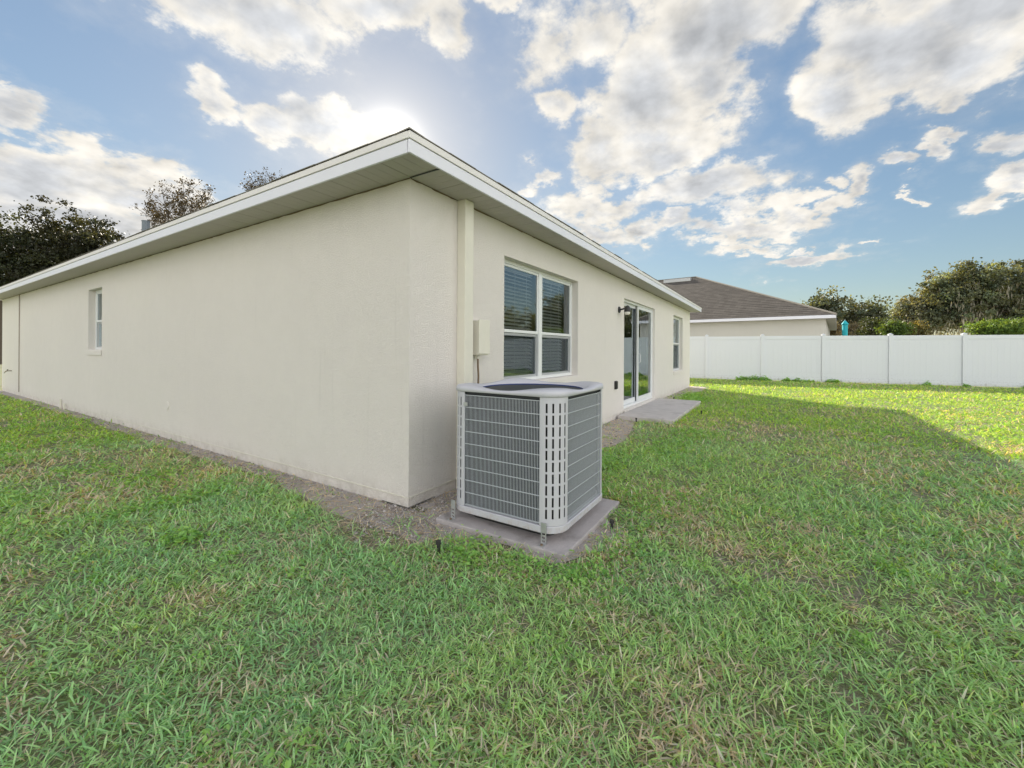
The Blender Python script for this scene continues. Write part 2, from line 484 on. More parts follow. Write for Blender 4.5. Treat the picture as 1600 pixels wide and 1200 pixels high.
M['moss'] = mat_attr('hanging_moss', 0.2, 0.8, 0.1)
def mat_bark():
    t = NT('bark'); co = t.coord()
    n = t.noise(t.mapping(co, (4, 4, 0.8)), 5, 6, 0.7)
    t.bsdf(t.mix(n, (0.05, 0.04, 0.03), (0.17, 0.14, 0.115)), 0.95, 0, t.bump(n, 0.05), 0.2); return t.m
M['bark'] = mat_bark()

def fast_mesh(name, verts, faces_idx, nper, mat, cols=None, parent=None, smooth=False, loops=None, starts=None, totals=None):
    """verts (N,3); faces as flat loop index list with constant or given sizes; cols per vertex (N,3)"""
    me = bpy.data.meshes.new(name)
    me.vertices.add(len(verts)); me.vertices.foreach_set('co', np.asarray(verts, np.float32).ravel())
    if loops is None:
        loops = np.asarray(faces_idx, np.int32).ravel(); nf = len(loops) // nper
        starts = np.arange(nf, dtype=np.int32) * nper; totals = np.full(nf, nper, np.int32)
    me.loops.add(len(loops)); me.loops.foreach_set('vertex_index', loops.astype(np.int32))
    me.polygons.add(len(starts)); me.polygons.foreach_set('loop_start', starts.astype(np.int32))
    try: me.polygons.foreach_set('loop_total', totals.astype(np.int32))
    except Exception: pass
    if cols is not None:
        at_ = me.color_attributes.new('Col', 'FLOAT_COLOR', 'POINT')
        c4 = np.ones((len(verts), 4), np.float32); c4[:, :3] = cols
        at_.data.foreach_set('color', c4.ravel())
    me.materials.append(mat)
    if smooth: me.polygons.foreach_set('use_smooth', np.ones(len(starts), bool))
    me.update(calc_edges=True); me.validate()
    o = bpy.data.objects.new(name, me); C.objects.link(o)
    if parent: o.parent = parent
    return o

def vnoise(x, y, seed=0):
    """smooth 2-D value noise, 0..1"""
    xi = np.floor(x).astype(np.int64); yi = np.floor(y).astype(np.int64); fx = x - xi; fy = y - yi
    fx = fx * fx * (3 - 2 * fx); fy = fy * fy * (3 - 2 * fy)
    def h(a, b):
        n = (a * 374761393 + b * 668265263 + seed * 974634777) & 0xffffffff
        n = ((n ^ (n >> 13)) * 1274126177) & 0xffffffff
        return ((n ^ (n >> 16)) & 0xffff) / 65535.0
    return (h(xi, yi) * (1 - fx) + h(xi + 1, yi) * fx) * (1 - fy) + (h(xi, yi + 1) * (1 - fx) + h(xi + 1, yi + 1) * fx) * fy
def fbm(x, y, seed=0, oct=4):
    s = 0; a = 1; t = 0
    for k in range(oct):
        s = s + a * vnoise(x * 2 ** k, y * 2 ** k, seed + k); t += a; a *= 0.55
    return s / t

# ------------------------------------------------------------------ dimensions of the house (metres; right wall on y=0, left wall on x=0)
WH = 2.63; XR = 13.22; YL = 16.40; OV = 0.325; WT = 0.20

# ------------------------------------------------------------------ ground
def mat_ground():
    t = NT('lawn_soil'); co = t.coord()
    n1 = t.noise(co, 0.8, 6, 0.6); n2 = t.noise(co, 9, 6, 0.7); n3 = t.noise(co, 60, 4, 0.7)
    soil = t.mix(n3, (0.14, 0.115, 0.09), (0.58, 0.52, 0.47))
    thatch = t.mix(n3, (0.12, 0.12, 0.07), (0.50, 0.47, 0.34))
    c = t.mix(t.rng(n1, 0.35, 0.65), thatch, soil)
    green = t.mix(t.rng(n3, .35, .65), (0.07, 0.13, 0.03), (0.34, 0.50, 0.14))
    c = t.mix(t.rng(n2, 0.40, 0.62, 0.05, 0.60), c, green)
    t.bsdf(c, 0.95, 0, t.bump(t.math('ADD', n3, t.math('MULTIPLY', n2, 1.5)), 0.03), 0.15)
    return t.m
M['ground'] = mat_ground()
g = MB()
g.add([(-900, -900, 0), (900, -900, 0), (900, 900, 0), (-900, 900, 0)], [(0, 1, 2, 3)])
tag(g.build('ground', M['ground']), kind='structure')

def mat_sand():
    t = NT('bare_sandy_soil'); co = t.coord()
    n2 = t.noise(co, 6, 6, 0.65); n3 = t.noise(co, 90, 5, 0.75)
    c = t.mix(n2, (0.42, 0.37, 0.36), (0.70, 0.65, 0.64))
    c = t.mix(t.rng(n3, 0.35, 0.75, 0, 0.5), c, (0.34, 0.28, 0.25))
    t.bsdf(c, 0.95, 0, t.bump(t.math('ADD', n3, t.math('MULTIPLY', n2, 2.0)), 0.02), 0.15)
    return t.m
M['sand'] = mat_sand()
def soil_edge(s, which):
    """width of the bare strip beside the wall at distance s from the near corner"""
    s = np.asarray(s, float)
    n = fbm(s * 1.7 + (0 if which == 'L' else 50), s * 0 + 3.3, 5, 4)
    if which == 'L':
        return 0.10 + 0.15 * n + 0.20 * np.exp(-((s - 0.2) / 0.9) ** 2)
    return 0.16 + 0.16 * n + 0.42 * np.exp(-((s - 3.2) / 2.0) ** 2) + 0.35 * np.exp(-((s - 12.4) / 1.6) ** 2) + 0.15 * np.exp(-((s - 9.5) / 1.) ** 2)
sb = MB()
NS = 160
sL = np.linspace(-0.5, YL, NS); wL = soil_edge(np.maximum(sL, 0), 'L')
sR = np.linspace(0.0, XR + 0.5, NS); wR = soil_edge(sR, 'R')
# left strip (x<0) and right strip (y<0), joined at the corner: butt end to end
for i in range(NS - 1):
    a, b = sL[i], sL[i + 1]
    sb.add([(0.02, a, .004), (-wL[i], a, .004), (-wL[i + 1], b, .004), (0.02, b, .004)], [(0, 1, 2, 3)])
    a, b = sR[i], sR[i + 1]
    if a >= 0.02:
        sb.add([(a, 0.02, .0045), (b, 0.02, .0045), (b, -wR[i + 1], .0045), (a, -wR[i], .0045)], [(0, 1, 2, 3)])
tag(sb.build('bare_soil', M['sand']), kind='structure')
sb = MB()
pts = []
for k in range(40):
    a = 2 * math.pi * k / 40; r = 1 + 0.16 * math.sin(3 * a + 1) + 0.10 * math.sin(7 * a)
    pts.append((0.44 + 0.72 * r * math.cos(a), -0.86 + 0.66 * r * math.sin(a)))
sb.add([(x, min(y, -.02), .009) for x, y in pts], [tuple(range(40))])
tag(sb.build('bare_soil', M['sand']), kind='structure')

# ------------------------------------------------------------------ the house
house = empty('house', (0, 0, 0), label='single storey cream stucco house with white fascia, nearest building filling the left half',
              cat='house')

def wall_mesh(name, L_, H, T, openings, mp, parent, mat):
    """wall with openings; openings (s0,s1,z0,z1); mp maps (s,out,z) to xyz; outer face at out=0, inner at out=-T"""
    ss = sorted({0.0, L_} | {o[0] for o in openings} | {o[1] for o in openings})
    zs = sorted({0.0, H} | {o[2] for o in openings} | {o[3] for o in openings})
    def openc(i, j):
        s = (ss[i] + ss[i + 1]) / 2; z = (zs[j] + zs[j + 1]) / 2
        return any(o[0] < s < o[1] and o[2] < z < o[3] for o in openings)
    mb = MB()
    def q(p): mb.add([mp(*a) for a in p], [(0, 1, 2, 3)])
    for i in range(len(ss) - 1):
        for j in range(len(zs) - 1):
            if openc(i, j): continue
            s0, s1, z0, z1 = ss[i], ss[i + 1], zs[j], zs[j + 1]
            q([(s0, 0, z0), (s1, 0, z0), (s1, 0, z1), (s0, 0, z1)])
            q([(s0, -T, z0), (s0, -T, z1), (s1, -T, z1), (s1, -T, z0)])
            for (ni, nj, e) in ((i - 1, j, 'l'), (i + 1, j, 'r'), (i, j - 1, 'b'), (i, j + 1, 't')):
                o_ = ni < 0 or nj < 0 or ni >= len(ss) - 1 or nj >= len(zs) - 1 or openc(ni, nj)
                if not o_: continue
                if e == 'l': q([(s0, 0, z0), (s0, 0, z1), (s0, -T, z1), (s0, -T, z0)])
                if e == 'r': q([(s1, 0, z0), (s1, -T, z0), (s1, -T, z1), (s1, 0, z1)])
                if e == 'b': q([(s0, 0, z0), (s0, -T, z0), (s1, -T, z0), (s1, 0, z0)])
                if e == 't': q([(s0, 0, z1), (s1, 0, z1), (s1, -T, z1), (s0, -T, z1)])
    me_o = mb.build(name, mat, parent, recalc=False)
    bm = bmesh.new(); bm.from_mesh(me_o.data)
    bmesh.ops.remove_doubles(bm, verts=bm.verts, dist=1e-5)
    bmesh.ops.recalc_face_normals(bm, faces=bm.faces)
    bm.to_mesh(me_o.data); bm.free()
    return me_o

mR = lambda s, o, z: (s, -o, z)          # right (long rear) wall, faces -y
mL = lambda s, o, z: (-o, s, z)          # left (end) wall, faces -x
WIN1 = (1.37, 3.37, 0.90, 2.285); DOOR = (5.63, 8.12, 0.11, 2.285); WIN2 = (10.38, 11.86, 0.66, 2.31)
WINL = (7.53, 8.30, 1.23, 2.33)
PL = 0.095   # stucco stops above a slightly recessed plinth
def mz(m): return lambda s, o, z: m(s, o, z + PL)
wall_mesh('wall', XR, WH - PL, WT, [(a, b, c - PL, d - PL) for a, b, c, d in (WIN1, DOOR, WIN2)], mz(mR), house, M['stucco'])
# left wall starts behind the right wall's thickness on the inside, outer corner shared
wall_mesh('wall', YL - WT, WH - PL, WT, [(WINL[0] - WT, WINL[1] - WT, WINL[2] - PL, WINL[3] - PL)],
          (lambda s, o, z: (-o, s + WT, z + PL)), house, M['stucco'])
b = MB(); b.box((WT, YL - WT, PL), (XR, YL, WH)); b.build('wall', M['stucco'], house)
b = MB(); b.box((XR - WT, WT, PL), (XR, YL - WT, WH)); b.build('wall', M['stucco'], house)
# plinth (foundation) set back 8 mm under the stucco stop
b = MB(); b.box((0.008, 0.008, -0.05), (XR - .008, YL - .008, PL - .006)); b.build('plinth', M['stucco'], house)
b = MB(); b.box((WT + .002, WT + .002, PL - .002), (XR - WT - .002, YL - WT - .002, PL + .01)); b.build('interior_floor', M['room_floor'], house)
b = MB(); b.box((WT + .002, WT + .002, WH - .06), (XR - WT - .002, YL - WT - .002, WH - .04)); b.build('ceiling', M['room'], house)
b = MB(); b.box((WT + .01, 3.6, PL + .02), (XR - WT - .01, 3.7, WH - .08)); b.box((4.4, WT + .01, PL + .02), (4.5, 3.59, WH - .08)); b.box((9.3, WT + .01, PL + .02), (9.4, 3.59, WH - .08))
b.build('partition_wall', M['room'], house)

# weep screed line along the base of the stucco: thin shadow gap made by the plinth step + small bead
for nm, m, L_ in (('weep_screed', mR, XR), ('weep_screed', mL, YL)):
    b = MB()
    p0 = m(0.0, 0.0035, PL - .004); p1 = m(L_, -0.004, PL + .002)
    b.box(p0, p1); b.build(nm, M['cream_metal'], house)

# stucco line-set cover beside the corner, from the ground to the soffit
b = MB(); b.box((0.584, -0.094, 0.0), (0.707, -0.0005, WH)); b.build('line_cover', M['cream_metal'], house, bevel=0.004)
# control joint on the left wall
b = MB(); b.box((-0.018, 14.05, PL + .01), (-0.0005, 14.09, WH - .01)); b.build('control_joint', M['cable'], house)
b = MB(); b.box((-0.010, 14.02, PL + .01), (-0.0005, 14.045, WH - .01)); b.build('joint_bead', M['stucco'], house)
# dark ragged caulk line where stucco meets the soffit
def caulk(m, L_, skip=None):
    # one continuous ragged bead; skip the stretch behind the line cover by thinning it
    b = MB(); ss = [0.0]
    while ss[-1] < L_: ss.append(min(L_, ss[-1] + random.uniform(.03, .16)))
    vs = []
    for s_ in ss:
        h = random.uniform(.002, .011) if not (skip and skip[0] < s_ < skip[1]) else .001
        o_ = random.uniform(.003, .007) if h > .0015 else .0012
        vs += [m(s_, o_, WH - .0006), m(s_, o_, WH - h), m(s_, .0006, WH - h - .001)]
    b.add(vs, [(3 * k, 3 * k + 3, 3 * k + 4, 3 * k + 1) for k in range(len(ss) - 1)] + [(3 * k + 1, 3 * k + 4, 3 * k + 5, 3 * k + 2) for k in range(len(ss) - 1)])
    b.build('caulk_line', M['cable'], house)
caulk(mR, XR, (0.55, 0.73)); caulk(mL, YL)

# soffit panels
def panels_soffit():
    # right-hand eave: panels run along x
    x = -OV + 0.0
    w = 0.305
    b0 = MB(); b0.box((0.003, 0, .004), (w - .003, OV - 0.012, 0.014))
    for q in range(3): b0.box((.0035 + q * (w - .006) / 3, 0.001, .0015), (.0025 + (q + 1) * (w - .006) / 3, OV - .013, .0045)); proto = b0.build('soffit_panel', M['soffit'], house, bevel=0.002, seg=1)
    me = proto.data
    proto.location = (0.0, -OV + .010, WH)
    k = 1
    while k * w < XR + OV - w:
        child('soffit_panel', me, house, (k * w, -OV + .010, WH)); k += 1
    child('soffit_panel', me, house, (k * w, -OV + .010, WH), sc=((XR + OV - .01 - k * w) / w, 1, 1))
    # left-hand eave, running along y, including the corner square
    b1 = MB(); b1.box((0, 0.003, .004), (OV - 0.012, w - .003, 0.014))
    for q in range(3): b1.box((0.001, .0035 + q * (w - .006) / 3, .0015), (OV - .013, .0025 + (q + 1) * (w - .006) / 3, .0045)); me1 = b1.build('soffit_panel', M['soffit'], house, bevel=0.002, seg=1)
    me1.location = (-OV + .010, -OV + .010, WH)
    k = 1
    while -OV + (k + 1) * w < YL + OV:
        child('soffit_panel', me1.data, house, (-OV + .010, -OV + .010 + k * w, WH)); k += 1
panels_soffit()
b = MB(); b.box((-0.016, -OV + .012, WH - .005), (-0.004, -0.012, WH - .001)); b.build('soffit_joint', M['dark_gasket'], house)

# fascia boards and drip edge in lengths, with open joints
FZ0, FZ1, DZ1 = WH - 0.004, WH + 0.088, WH + 0.142
def eave(m_, a, b_, joints, jd):
    pts = [a] + joints + [b_]
    for s0, s1 in zip(pts[:-1], pts[1:]):
        bb = MB(); bb.box(m_(s0 + .0015, OV, FZ0), m_(s1 - .0015, OV - .018, FZ1)); bb.build('fascia_board', M['fascia'], house, bevel=0.002, seg=1)
    pts = [a] + jd + [b_]
    for s0, s1 in zip(pts[:-1], pts[1:]):
        bb = MB(); bb.box(m_(s0 + .001 - (.006 if s0 == a else 0), OV + .008, FZ1 + .004), m_(s1 - .001, OV - .022, DZ1)); bb.build('drip_edge', M['drip'], house, bevel=0.002, seg=1)
eave(mR, -OV, XR + OV, [3.9, 7.7, 10.4], [3.1, 6.2, 9.3, 12.1])
eave(mL, -OV + .022, YL + OV, [2.6, 6.0, 9.4, 12.8], [0.62, 3.9, 7.1, 10.2, 13.4])
# far sides plain
b = MB(); b.box((XR + OV, -OV + .02, FZ0), (XR + OV - .018, YL + OV, DZ1)); b.build('fascia_board', M['fascia'], house)
b = MB(); b.box((-OV + .02, YL + OV, FZ0), (XR + OV - .02, YL + OV - .018, DZ1)); b.build('fascia_board', M['fascia'], house)

# hip roof, pitch 5 in 12
PT = 5 / 12
ov2 = OV + 0.001
x0, x1, y0, y1 = -ov2, XR + ov2, -ov2, YL + ov2
hw = (x1 - x0) / 2; rz = DZ1 + .002 + hw * PT
b = MB()
z0 = DZ1 + .002
vs = [(x0, y0, z0), (x1, y0, z0), (x1, y1, z0), (x0, y1, z0), (x0 + hw, y0 + hw, rz), (x0 + hw, y1 - hw, rz)]
b.add(vs, [(0, 1, 4), (1, 2, 5, 4), (2, 3, 5), (3, 0, 4, 5), (3, 2, 1, 0)])
roof = b.build('roof', M['shingle'], house)
# starter shingles whose cut ends show along the two visible eaves
bt = MB(); bt.box((0.002, 0, 0), (0.328, 0.07, 0.006)); tmp = bt.build('shingle', M['shingle'], None)
tmp.parent = house; me_tab = tmp.data
ang = math.atan(PT)
n = int((x1 - x0) / 0.33)
tmp.location = (x0 + .08, y0 - .010, z0); tmp.rotation_euler = (ang, 0, 0)
for k in range(1, n):
    child('shingle', me_tab, house, (x0 + .08 + k * .33, y0 - .010 + random.uniform(-.006, .006), z0 + random.uniform(-.001, .004)), (ang, 0, random.uniform(-.008, .008)))
for k in range(0, int((y1 - y0) / 0.33)):
    o = child('shingle', me_tab, house, (x0 - .012 + random.uniform(-.006, .006), y0 + .08 + (k + 1) * .33, z0 + .001 + random.uniform(0, .004)))
    o.rotation_euler = (Matrix.Rotation(-math.pi / 2, 3, 'Z') @ Matrix.Rotation(ang, 3, 'X')).to_euler()
# hip caps running up from the near corner
for k in range(10):
    b = MB(); t_ = k * 0.14; up = .013; w_ = .135
    a0 = (x0 - .012 + t_, y0 - .012 + t_, z0 + t_ * PT + up); a1 = (x0 + .2 + t_, y0 + .2 + t_, z0 + (t_ + .2) * PT + .012)
    r0_ = (x0 + t_ + w_, y0 - .012 + t_, z0 + t_ * PT + up - .006); r1_ = (x0 + t_ + .2 + w_, y0 + .2 + t_, z0 + (t_ + .2) * PT + .008)
    l0_ = (x0 - .012 + t_, y0 + t_ + w_, z0 + t_ * PT + up - .006); l1_ = (x0 + .2 + t_, y0 + t_ + .2 + w_, z0 + (t_ + .2) * PT + .008)
    b.add([a0, a1, r0_, r1_, l0_, l1_], [(0, 2, 3, 1), (0, 1, 5, 4)])
    dn = lambda q, h_=.010: (q[0], q[1], q[2] - h_)
    b.add([a0, r0_, dn(r0_), dn(a0)], [(0, 1, 2, 3)]); b.add([a0, l0_, dn(l0_), dn(a0)], [(0, 1, 2, 3)])
    b.build('hip_cap', M['shingle'], house, recalc=False)
# vent pipe on the roof over the left wall
b = MB(); b.tube([(0.25, 6.35, 2.85), (0.25, 6.35, 3.36)], 0.055, 14); b.tube([(0.25, 6.35, 3.355), (0.25, 6.35, 3.366)], 0.060, 14)
b.build('vent_pipe', M['grey_pipe'], house, smooth=False)

# ------------------------------------------------------------------ windows
def make_window(m, s0, s1, z0, z1, units, meet, rec, blinds, sill=True):
    """frame recessed `rec` in the opening; blinds: 'open' or 'closed'"""
    root = empty('window'); root.parent = house
    fw_, fd = 0.038, 0.06
    oB, oF = -(rec + fd), -rec
    b = MB()
    b.box(m(s0 + .001, oF, z0 + .001), m(s1 - .001, oB, z0 + fw_)); b.box(m(s0 + .001, oF, z1 - fw_), m(s1 - .001, oB, z1 - .001))
    b.box(m(s0 + .001, oF, z0 + fw_), m(s0 + fw_, oB, z1 - fw_)); b.box(m(s1 - fw_, oF, z0 + fw_), m(s1 - .001, oB, z1 - fw_))
    uw = (s1 - s0) / units
    for k in range(1, units): b.box(m(s0 + k * uw - .045, oF + .004, z0 + fw_), m(s0 + k * uw + .045, oB, z1 - fw_))
    b.build('frame', M['whiteframe'], root, bevel=0.003, seg=1)
    for k in range(units):
        a = s0 + k * uw + (fw_ if k == 0 else .045); c = s0 + (k + 1) * uw - (fw_ if k == units - 1 else .045)
        # upper sash outside, lower sash set in
        sh = MB(); w = .022
        for (za, zb, oo) in ((meet + .002, z1 - fw_, oF - .010), (z0 + fw_, meet - .002, oF - .028)):
            r0 = .035 if za > z0 + .2 else .03
            sh.box(m(a, oo, za), m(c, oo - .022, za + r0)); sh.box(m(a, oo, zb - .03), m(c, oo - .022, zb))
            sh.box(m(a, oo, za + r0), m(a + w, oo - .022, zb - .03)); sh.box(m(c - w, oo, za + r0), m(c, oo - .022, zb - .03))
        sh.build('sash', M['whiteframe'], root, bevel=0.002, seg=1)
        for (za, zb, oo) in ((meet + .03, z1 - fw_ - .028, oF - .020), (z0 + fw_ + .028, meet - .03, oF - .038)):
            g_ = MB(); g_.add([m(a + w - .004, oo, za), m(c - w + .004, oo, za), m(c - w + .004, oo, zb), m(a + w - .004, oo, zb)], [(0, 1, 2, 3)])
            g_.build('pane', M['glass'], root)
        g_ = MB(); zz0, zz1 = z0 + fw_ + .004, meet - .006
        g_.add([m(a + .003, oF - .012, zz0), m(c - .003, oF - .012, zz0), m(c - .003, oF - .012, zz1), m(a + .003, oF - .012, zz1)], [(0, 1, 2, 3)])
        g_.build('insect_screen', M['screen'], root)
        # blind
        ia, ic = a + .012, c - .012 - (0.10 if (units == 2 and k == 1) else .02)
        if units == 2: ia, ic = a + .012, c - (.16 if k == 1 else .05)
        bl = MB(); p = 0.044; nsl = int((z1 - z0 - .10) / p); tilt = R(32) if blinds == 'open' else R(68)
        back = -(rec + fd + .032)
        cw, sw = .025 * math.cos(tilt), .025 * math.sin(tilt)
        pa = [m(ia, back + cw, -sw), m(ic, back + cw, -sw), m(ic, back - cw, sw), m(ia, back - cw, sw)]
        pa2 = [(q[0], q[1], q[2] + .003) for q in pa]
        bl.add(pa + pa2, [(0, 1, 2, 3), (4, 7, 6, 5), (0, 4, 5, 1), (1, 5, 6, 2), (2, 6, 7, 3), (3, 7, 4, 0)])
        first = bl.build('slat', M['slat'], root); first.location = (0, 0, z1 - .09)
        for j in range(1, nsl):
            child('slat', first.data, root, (0, 0, z1 - .09 - j * p + random.uniform(-.0015, .0015)), (random.uniform(-.0015, .0015), random.uniform(-.0015, .0015), 0))
        hd = MB(); hd.box(m(ia, back + .028, z1 - .075), m(ic, back - .028, z1 - .03)); hd.build('head_rail', M['slat'], root)
        cd = MB()
        for fr_ in (.18, .5, .82):
            q = m(ia + (ic - ia) * fr_, back + .027, 0)
            cd.tube([(q[0], q[1], z0 + .06), (q[0], q[1], z1 - .08)], .0022, 4)
        cd.build('blind_cord', M['slat'], root)
    if sill:
        b = MB(); b.box(m(s0 - .02, .020, z0 - .10), m(s1 + .02, .0005, z0 - .012)); b.build('sill', M['stucco'], root, bevel=.006)
    return root
make_window(mR, *WIN1, 2, 1.47, 0.095, 'open', sill=True)
make_window(mR, *WIN2, 1, 1.47, 0.095, 'closed', sill=True)
make_window(mL, *WINL, 1, 1.74, 0.095, 'closed', sill=True)

# sliding glass door
def make_door():
    root = empty('sliding_door'); root.parent = house
    s0, s1, z0, z1 = DOOR; rec = 0.05
    b = MB(); f = .04
    b.box((s0 + .001, rec, z0 + .001), (s1 - .001, rec + .12, z0 + .045)); b.box((s0 + .001, rec, z1 - f), (s1 - .001, rec + .12, z1 - .001))
    b.box((s0 + .001, rec, z0 + .045), (s0 + f, rec + .12, z1 - f)); b.box((s1 - f, rec, z0 + .045), (s1 - .001, rec + .12, z1 - f))
    b.build('frame', M['whiteframe'], root, bevel=.003, seg=1)
    mid = (s0 + s1) / 2
    for k, (a, c, yo) in enumerate(((s0 + f + .002, mid + .03, rec + .065), (mid - .03, s1 - f - .002, rec + .012))):
        p = MB(); w = .055
        p.box((a, yo, z0 + .047), (c, yo + .035, z0 + .14)); p.box((a, yo, z1 - f - .062), (c, yo + .035, z1 - f - .002))
        p.box((a, yo, z0 + .14), (a + w, yo + .035, z1 - f - .062)); p.box((c - w, yo, z0 + .14), (c, yo + .035, z1 - f - .062))
        p.build('door_panel', M['whiteframe'], root, bevel=.003, seg=1)
        g_ = MB(); g_.add([(a + w - .004, yo + .015, z0 + .136), (c - w + .004, yo + .015, z0 + .136), (c - w + .004, yo + .015, z1 - f - .058), (a + w - .004, yo + .015, z1 - f - .058)], [(0, 1, 2, 3)])
        g_.build('pane', M['door_glass'], root)
    b = MB(); b.box((mid - .045, rec + .048, z0 + .05), (mid - .032, rec + .064, z1 - f - .004)); b.build('weather_strip', M['dark_gasket'], root)
    b = MB(); b.box((s0 - .01, -.03, z0 - .045), (s1 + .01, -.0005, z0 - .002)); b.build('threshold', M['stucco'], root, bevel=.004)
    b = MB(); b.tube([(mid + .02, rec + .0, 1.0), (mid + .02, rec - .03, 1.02), (mid + .02, rec - .03, 1.18), (mid + .02, rec, 1.2)], .008, 8); b.build('handle', M['whiteframe'], root)
    # vertical blinds drawn to the right-hand side
    v = MB(); v.box((0, 0, z0 + .05), (.088, .0015, z1 - .09)); first = v.build('vertical_blind', M['curtain'], root); first.location = (s1 - .16, .30, 0); first.rotation_euler = (0, 0, .9)
    for k in range(1, 10): child('vertical_blind', first.data, root, (s1 - .16 - k * .055, .30, 0), (0, 0, .9 + random.uniform(-.1, .1)))
make_door()

# ------------------------------------------------------------------ things fixed to the walls
# disconnect box
db = empty('disconnect_box', (0.87, 0, 1.22), label='cream electrical disconnect box on the wall above the air conditioner', cat='electrical box')
b = MB(); b.box((-.085, -.10, 0), (.075, -.001, .33)); b.build('enclosure', M['cream_metal'], db, bevel=.006)
b = MB(); b.box((-.092, -.112, .012), (.082, -.1005, .338)); b.build('cover', M['cream_metal'], db, bevel=.004)
b = MB(); b.tube([(-.03, -.05, .0), (-.03, -.05, -.035)], .016, 10); b.build('fitting', M['cream_metal'], db)
b = MB(); b.tube([(-.03, -.05, -.03), (-.032, -.052, -.10), (-.015, -.047, -.2), (-.025, -.05, -.34), (-.03, -.10, -.62), (-.03, -.22, -.98), (0, -.50, -1.09)], .0095, 8)
b.build('cable_whip', M['cable'], db, smooth=True)
# wall light
wl = empty('wall_light', (5.30, 0, 2.03), label='black wall lantern beside the sliding glass door', cat='wall light')
b = MB(); b.tube([(0, -.001, 0), (0, -.022, 0)], [.062, .055], 18); b.build('back_plate', M['black'], wl)
b = MB(); b.tube([(0, -.02, 0), (0, -.08, .012), (0, -.14, .03), (0, -.16, .035)], .016, 8); b.build('arm', M['black'], wl)
b = MB(); b.tube([(0, -.16, .075), (0, -.16, .055), (0, -.16, .02), (0, -.16, -.045)], [.012, .04, .055, .060], 14); b.build('shade', M['black'], wl)
b = MB(); b.tube([(0, -.16, -.046), (0, -.16, -.085), (0, -.16, -.10)], [.052, .048, .025], 14); b.build('lamp_glass', M['frosted'], wl, smooth=True)
# outdoor outlet
ot = empty('outlet_box', (5.10, 0, .56), label='small dark outdoor outlet cover low on the wall left of the door', cat='outlet')
b = MB(); b.box((-.045, -.035, 0), (.045, -.001, .15)); b.build('cover', M['plastic_black'], ot, bevel=.006)
b = MB(); b.box((-.036, -.045, .01), (.036, -.0352, .14)); b.build('flap', M['plastic_black'], ot, bevel=.004)
# hose tap on the left wall
ht = empty('hose_tap', (0, 15.05, .62), label='small metal hose tap at the far end of the left wall', cat='tap')
b = MB(); b.tube([(-.001, 0, 0), (-.09, 0, 0), (-.12, 0, -.03), (-.13, 0, -.06)], .012, 8); b.build('spout', M['brass'], ht)
b = MB(); b.tube([(-.075, 0, 0), (-.075, 0, .035)], .008, 8); b.tube([(-.075, -.07, .038), (-.075, .07, .038)], .009, 6); b.build('handle', M['brass'], ht)
# blank cover plates
cp = MB(); cp.tube([(0, 4.68, .47), (-.012, 4.68, .47)], [.055, .048], 16); cp.box((-.010, 4.66, .40), (-.0005, 4.70, .47))
tag(cp.build('cover_plate', M['stucco'], None), 'round cream blank plate low on the left wall', 'cover plate')
pp = MB(); pp.tube([(-.03, 10.0, 0), (-.03, 10.0, .20)], .016, 8); pp.tube([(-.03, 9.72, 0), (-.03, 9.72, .13)], .016, 8)
tag(pp.build('pipe_stub', M['cream_metal'], None), 'pair of short cream pipe stubs at the foot of the left wall', 'pipe')

# ------------------------------------------------------------------ air conditioner
pad = MB(); pad.box((-.07, -1.385, -.05), (1.00, -.35, .038))
tag(pad.build('equipment_pad', M['pad'], None, bevel=.008), 'stained grey concrete pad under the air conditioner', 'concrete pad')
sl = MB(); sl.box((5.15, -1.00, -.05), (8.45, -.036, .075))
tag(sl.build('door_slab', M['slab'], None, bevel=.008), 'pale concrete slab in front of the sliding glass door', 'concrete slab')

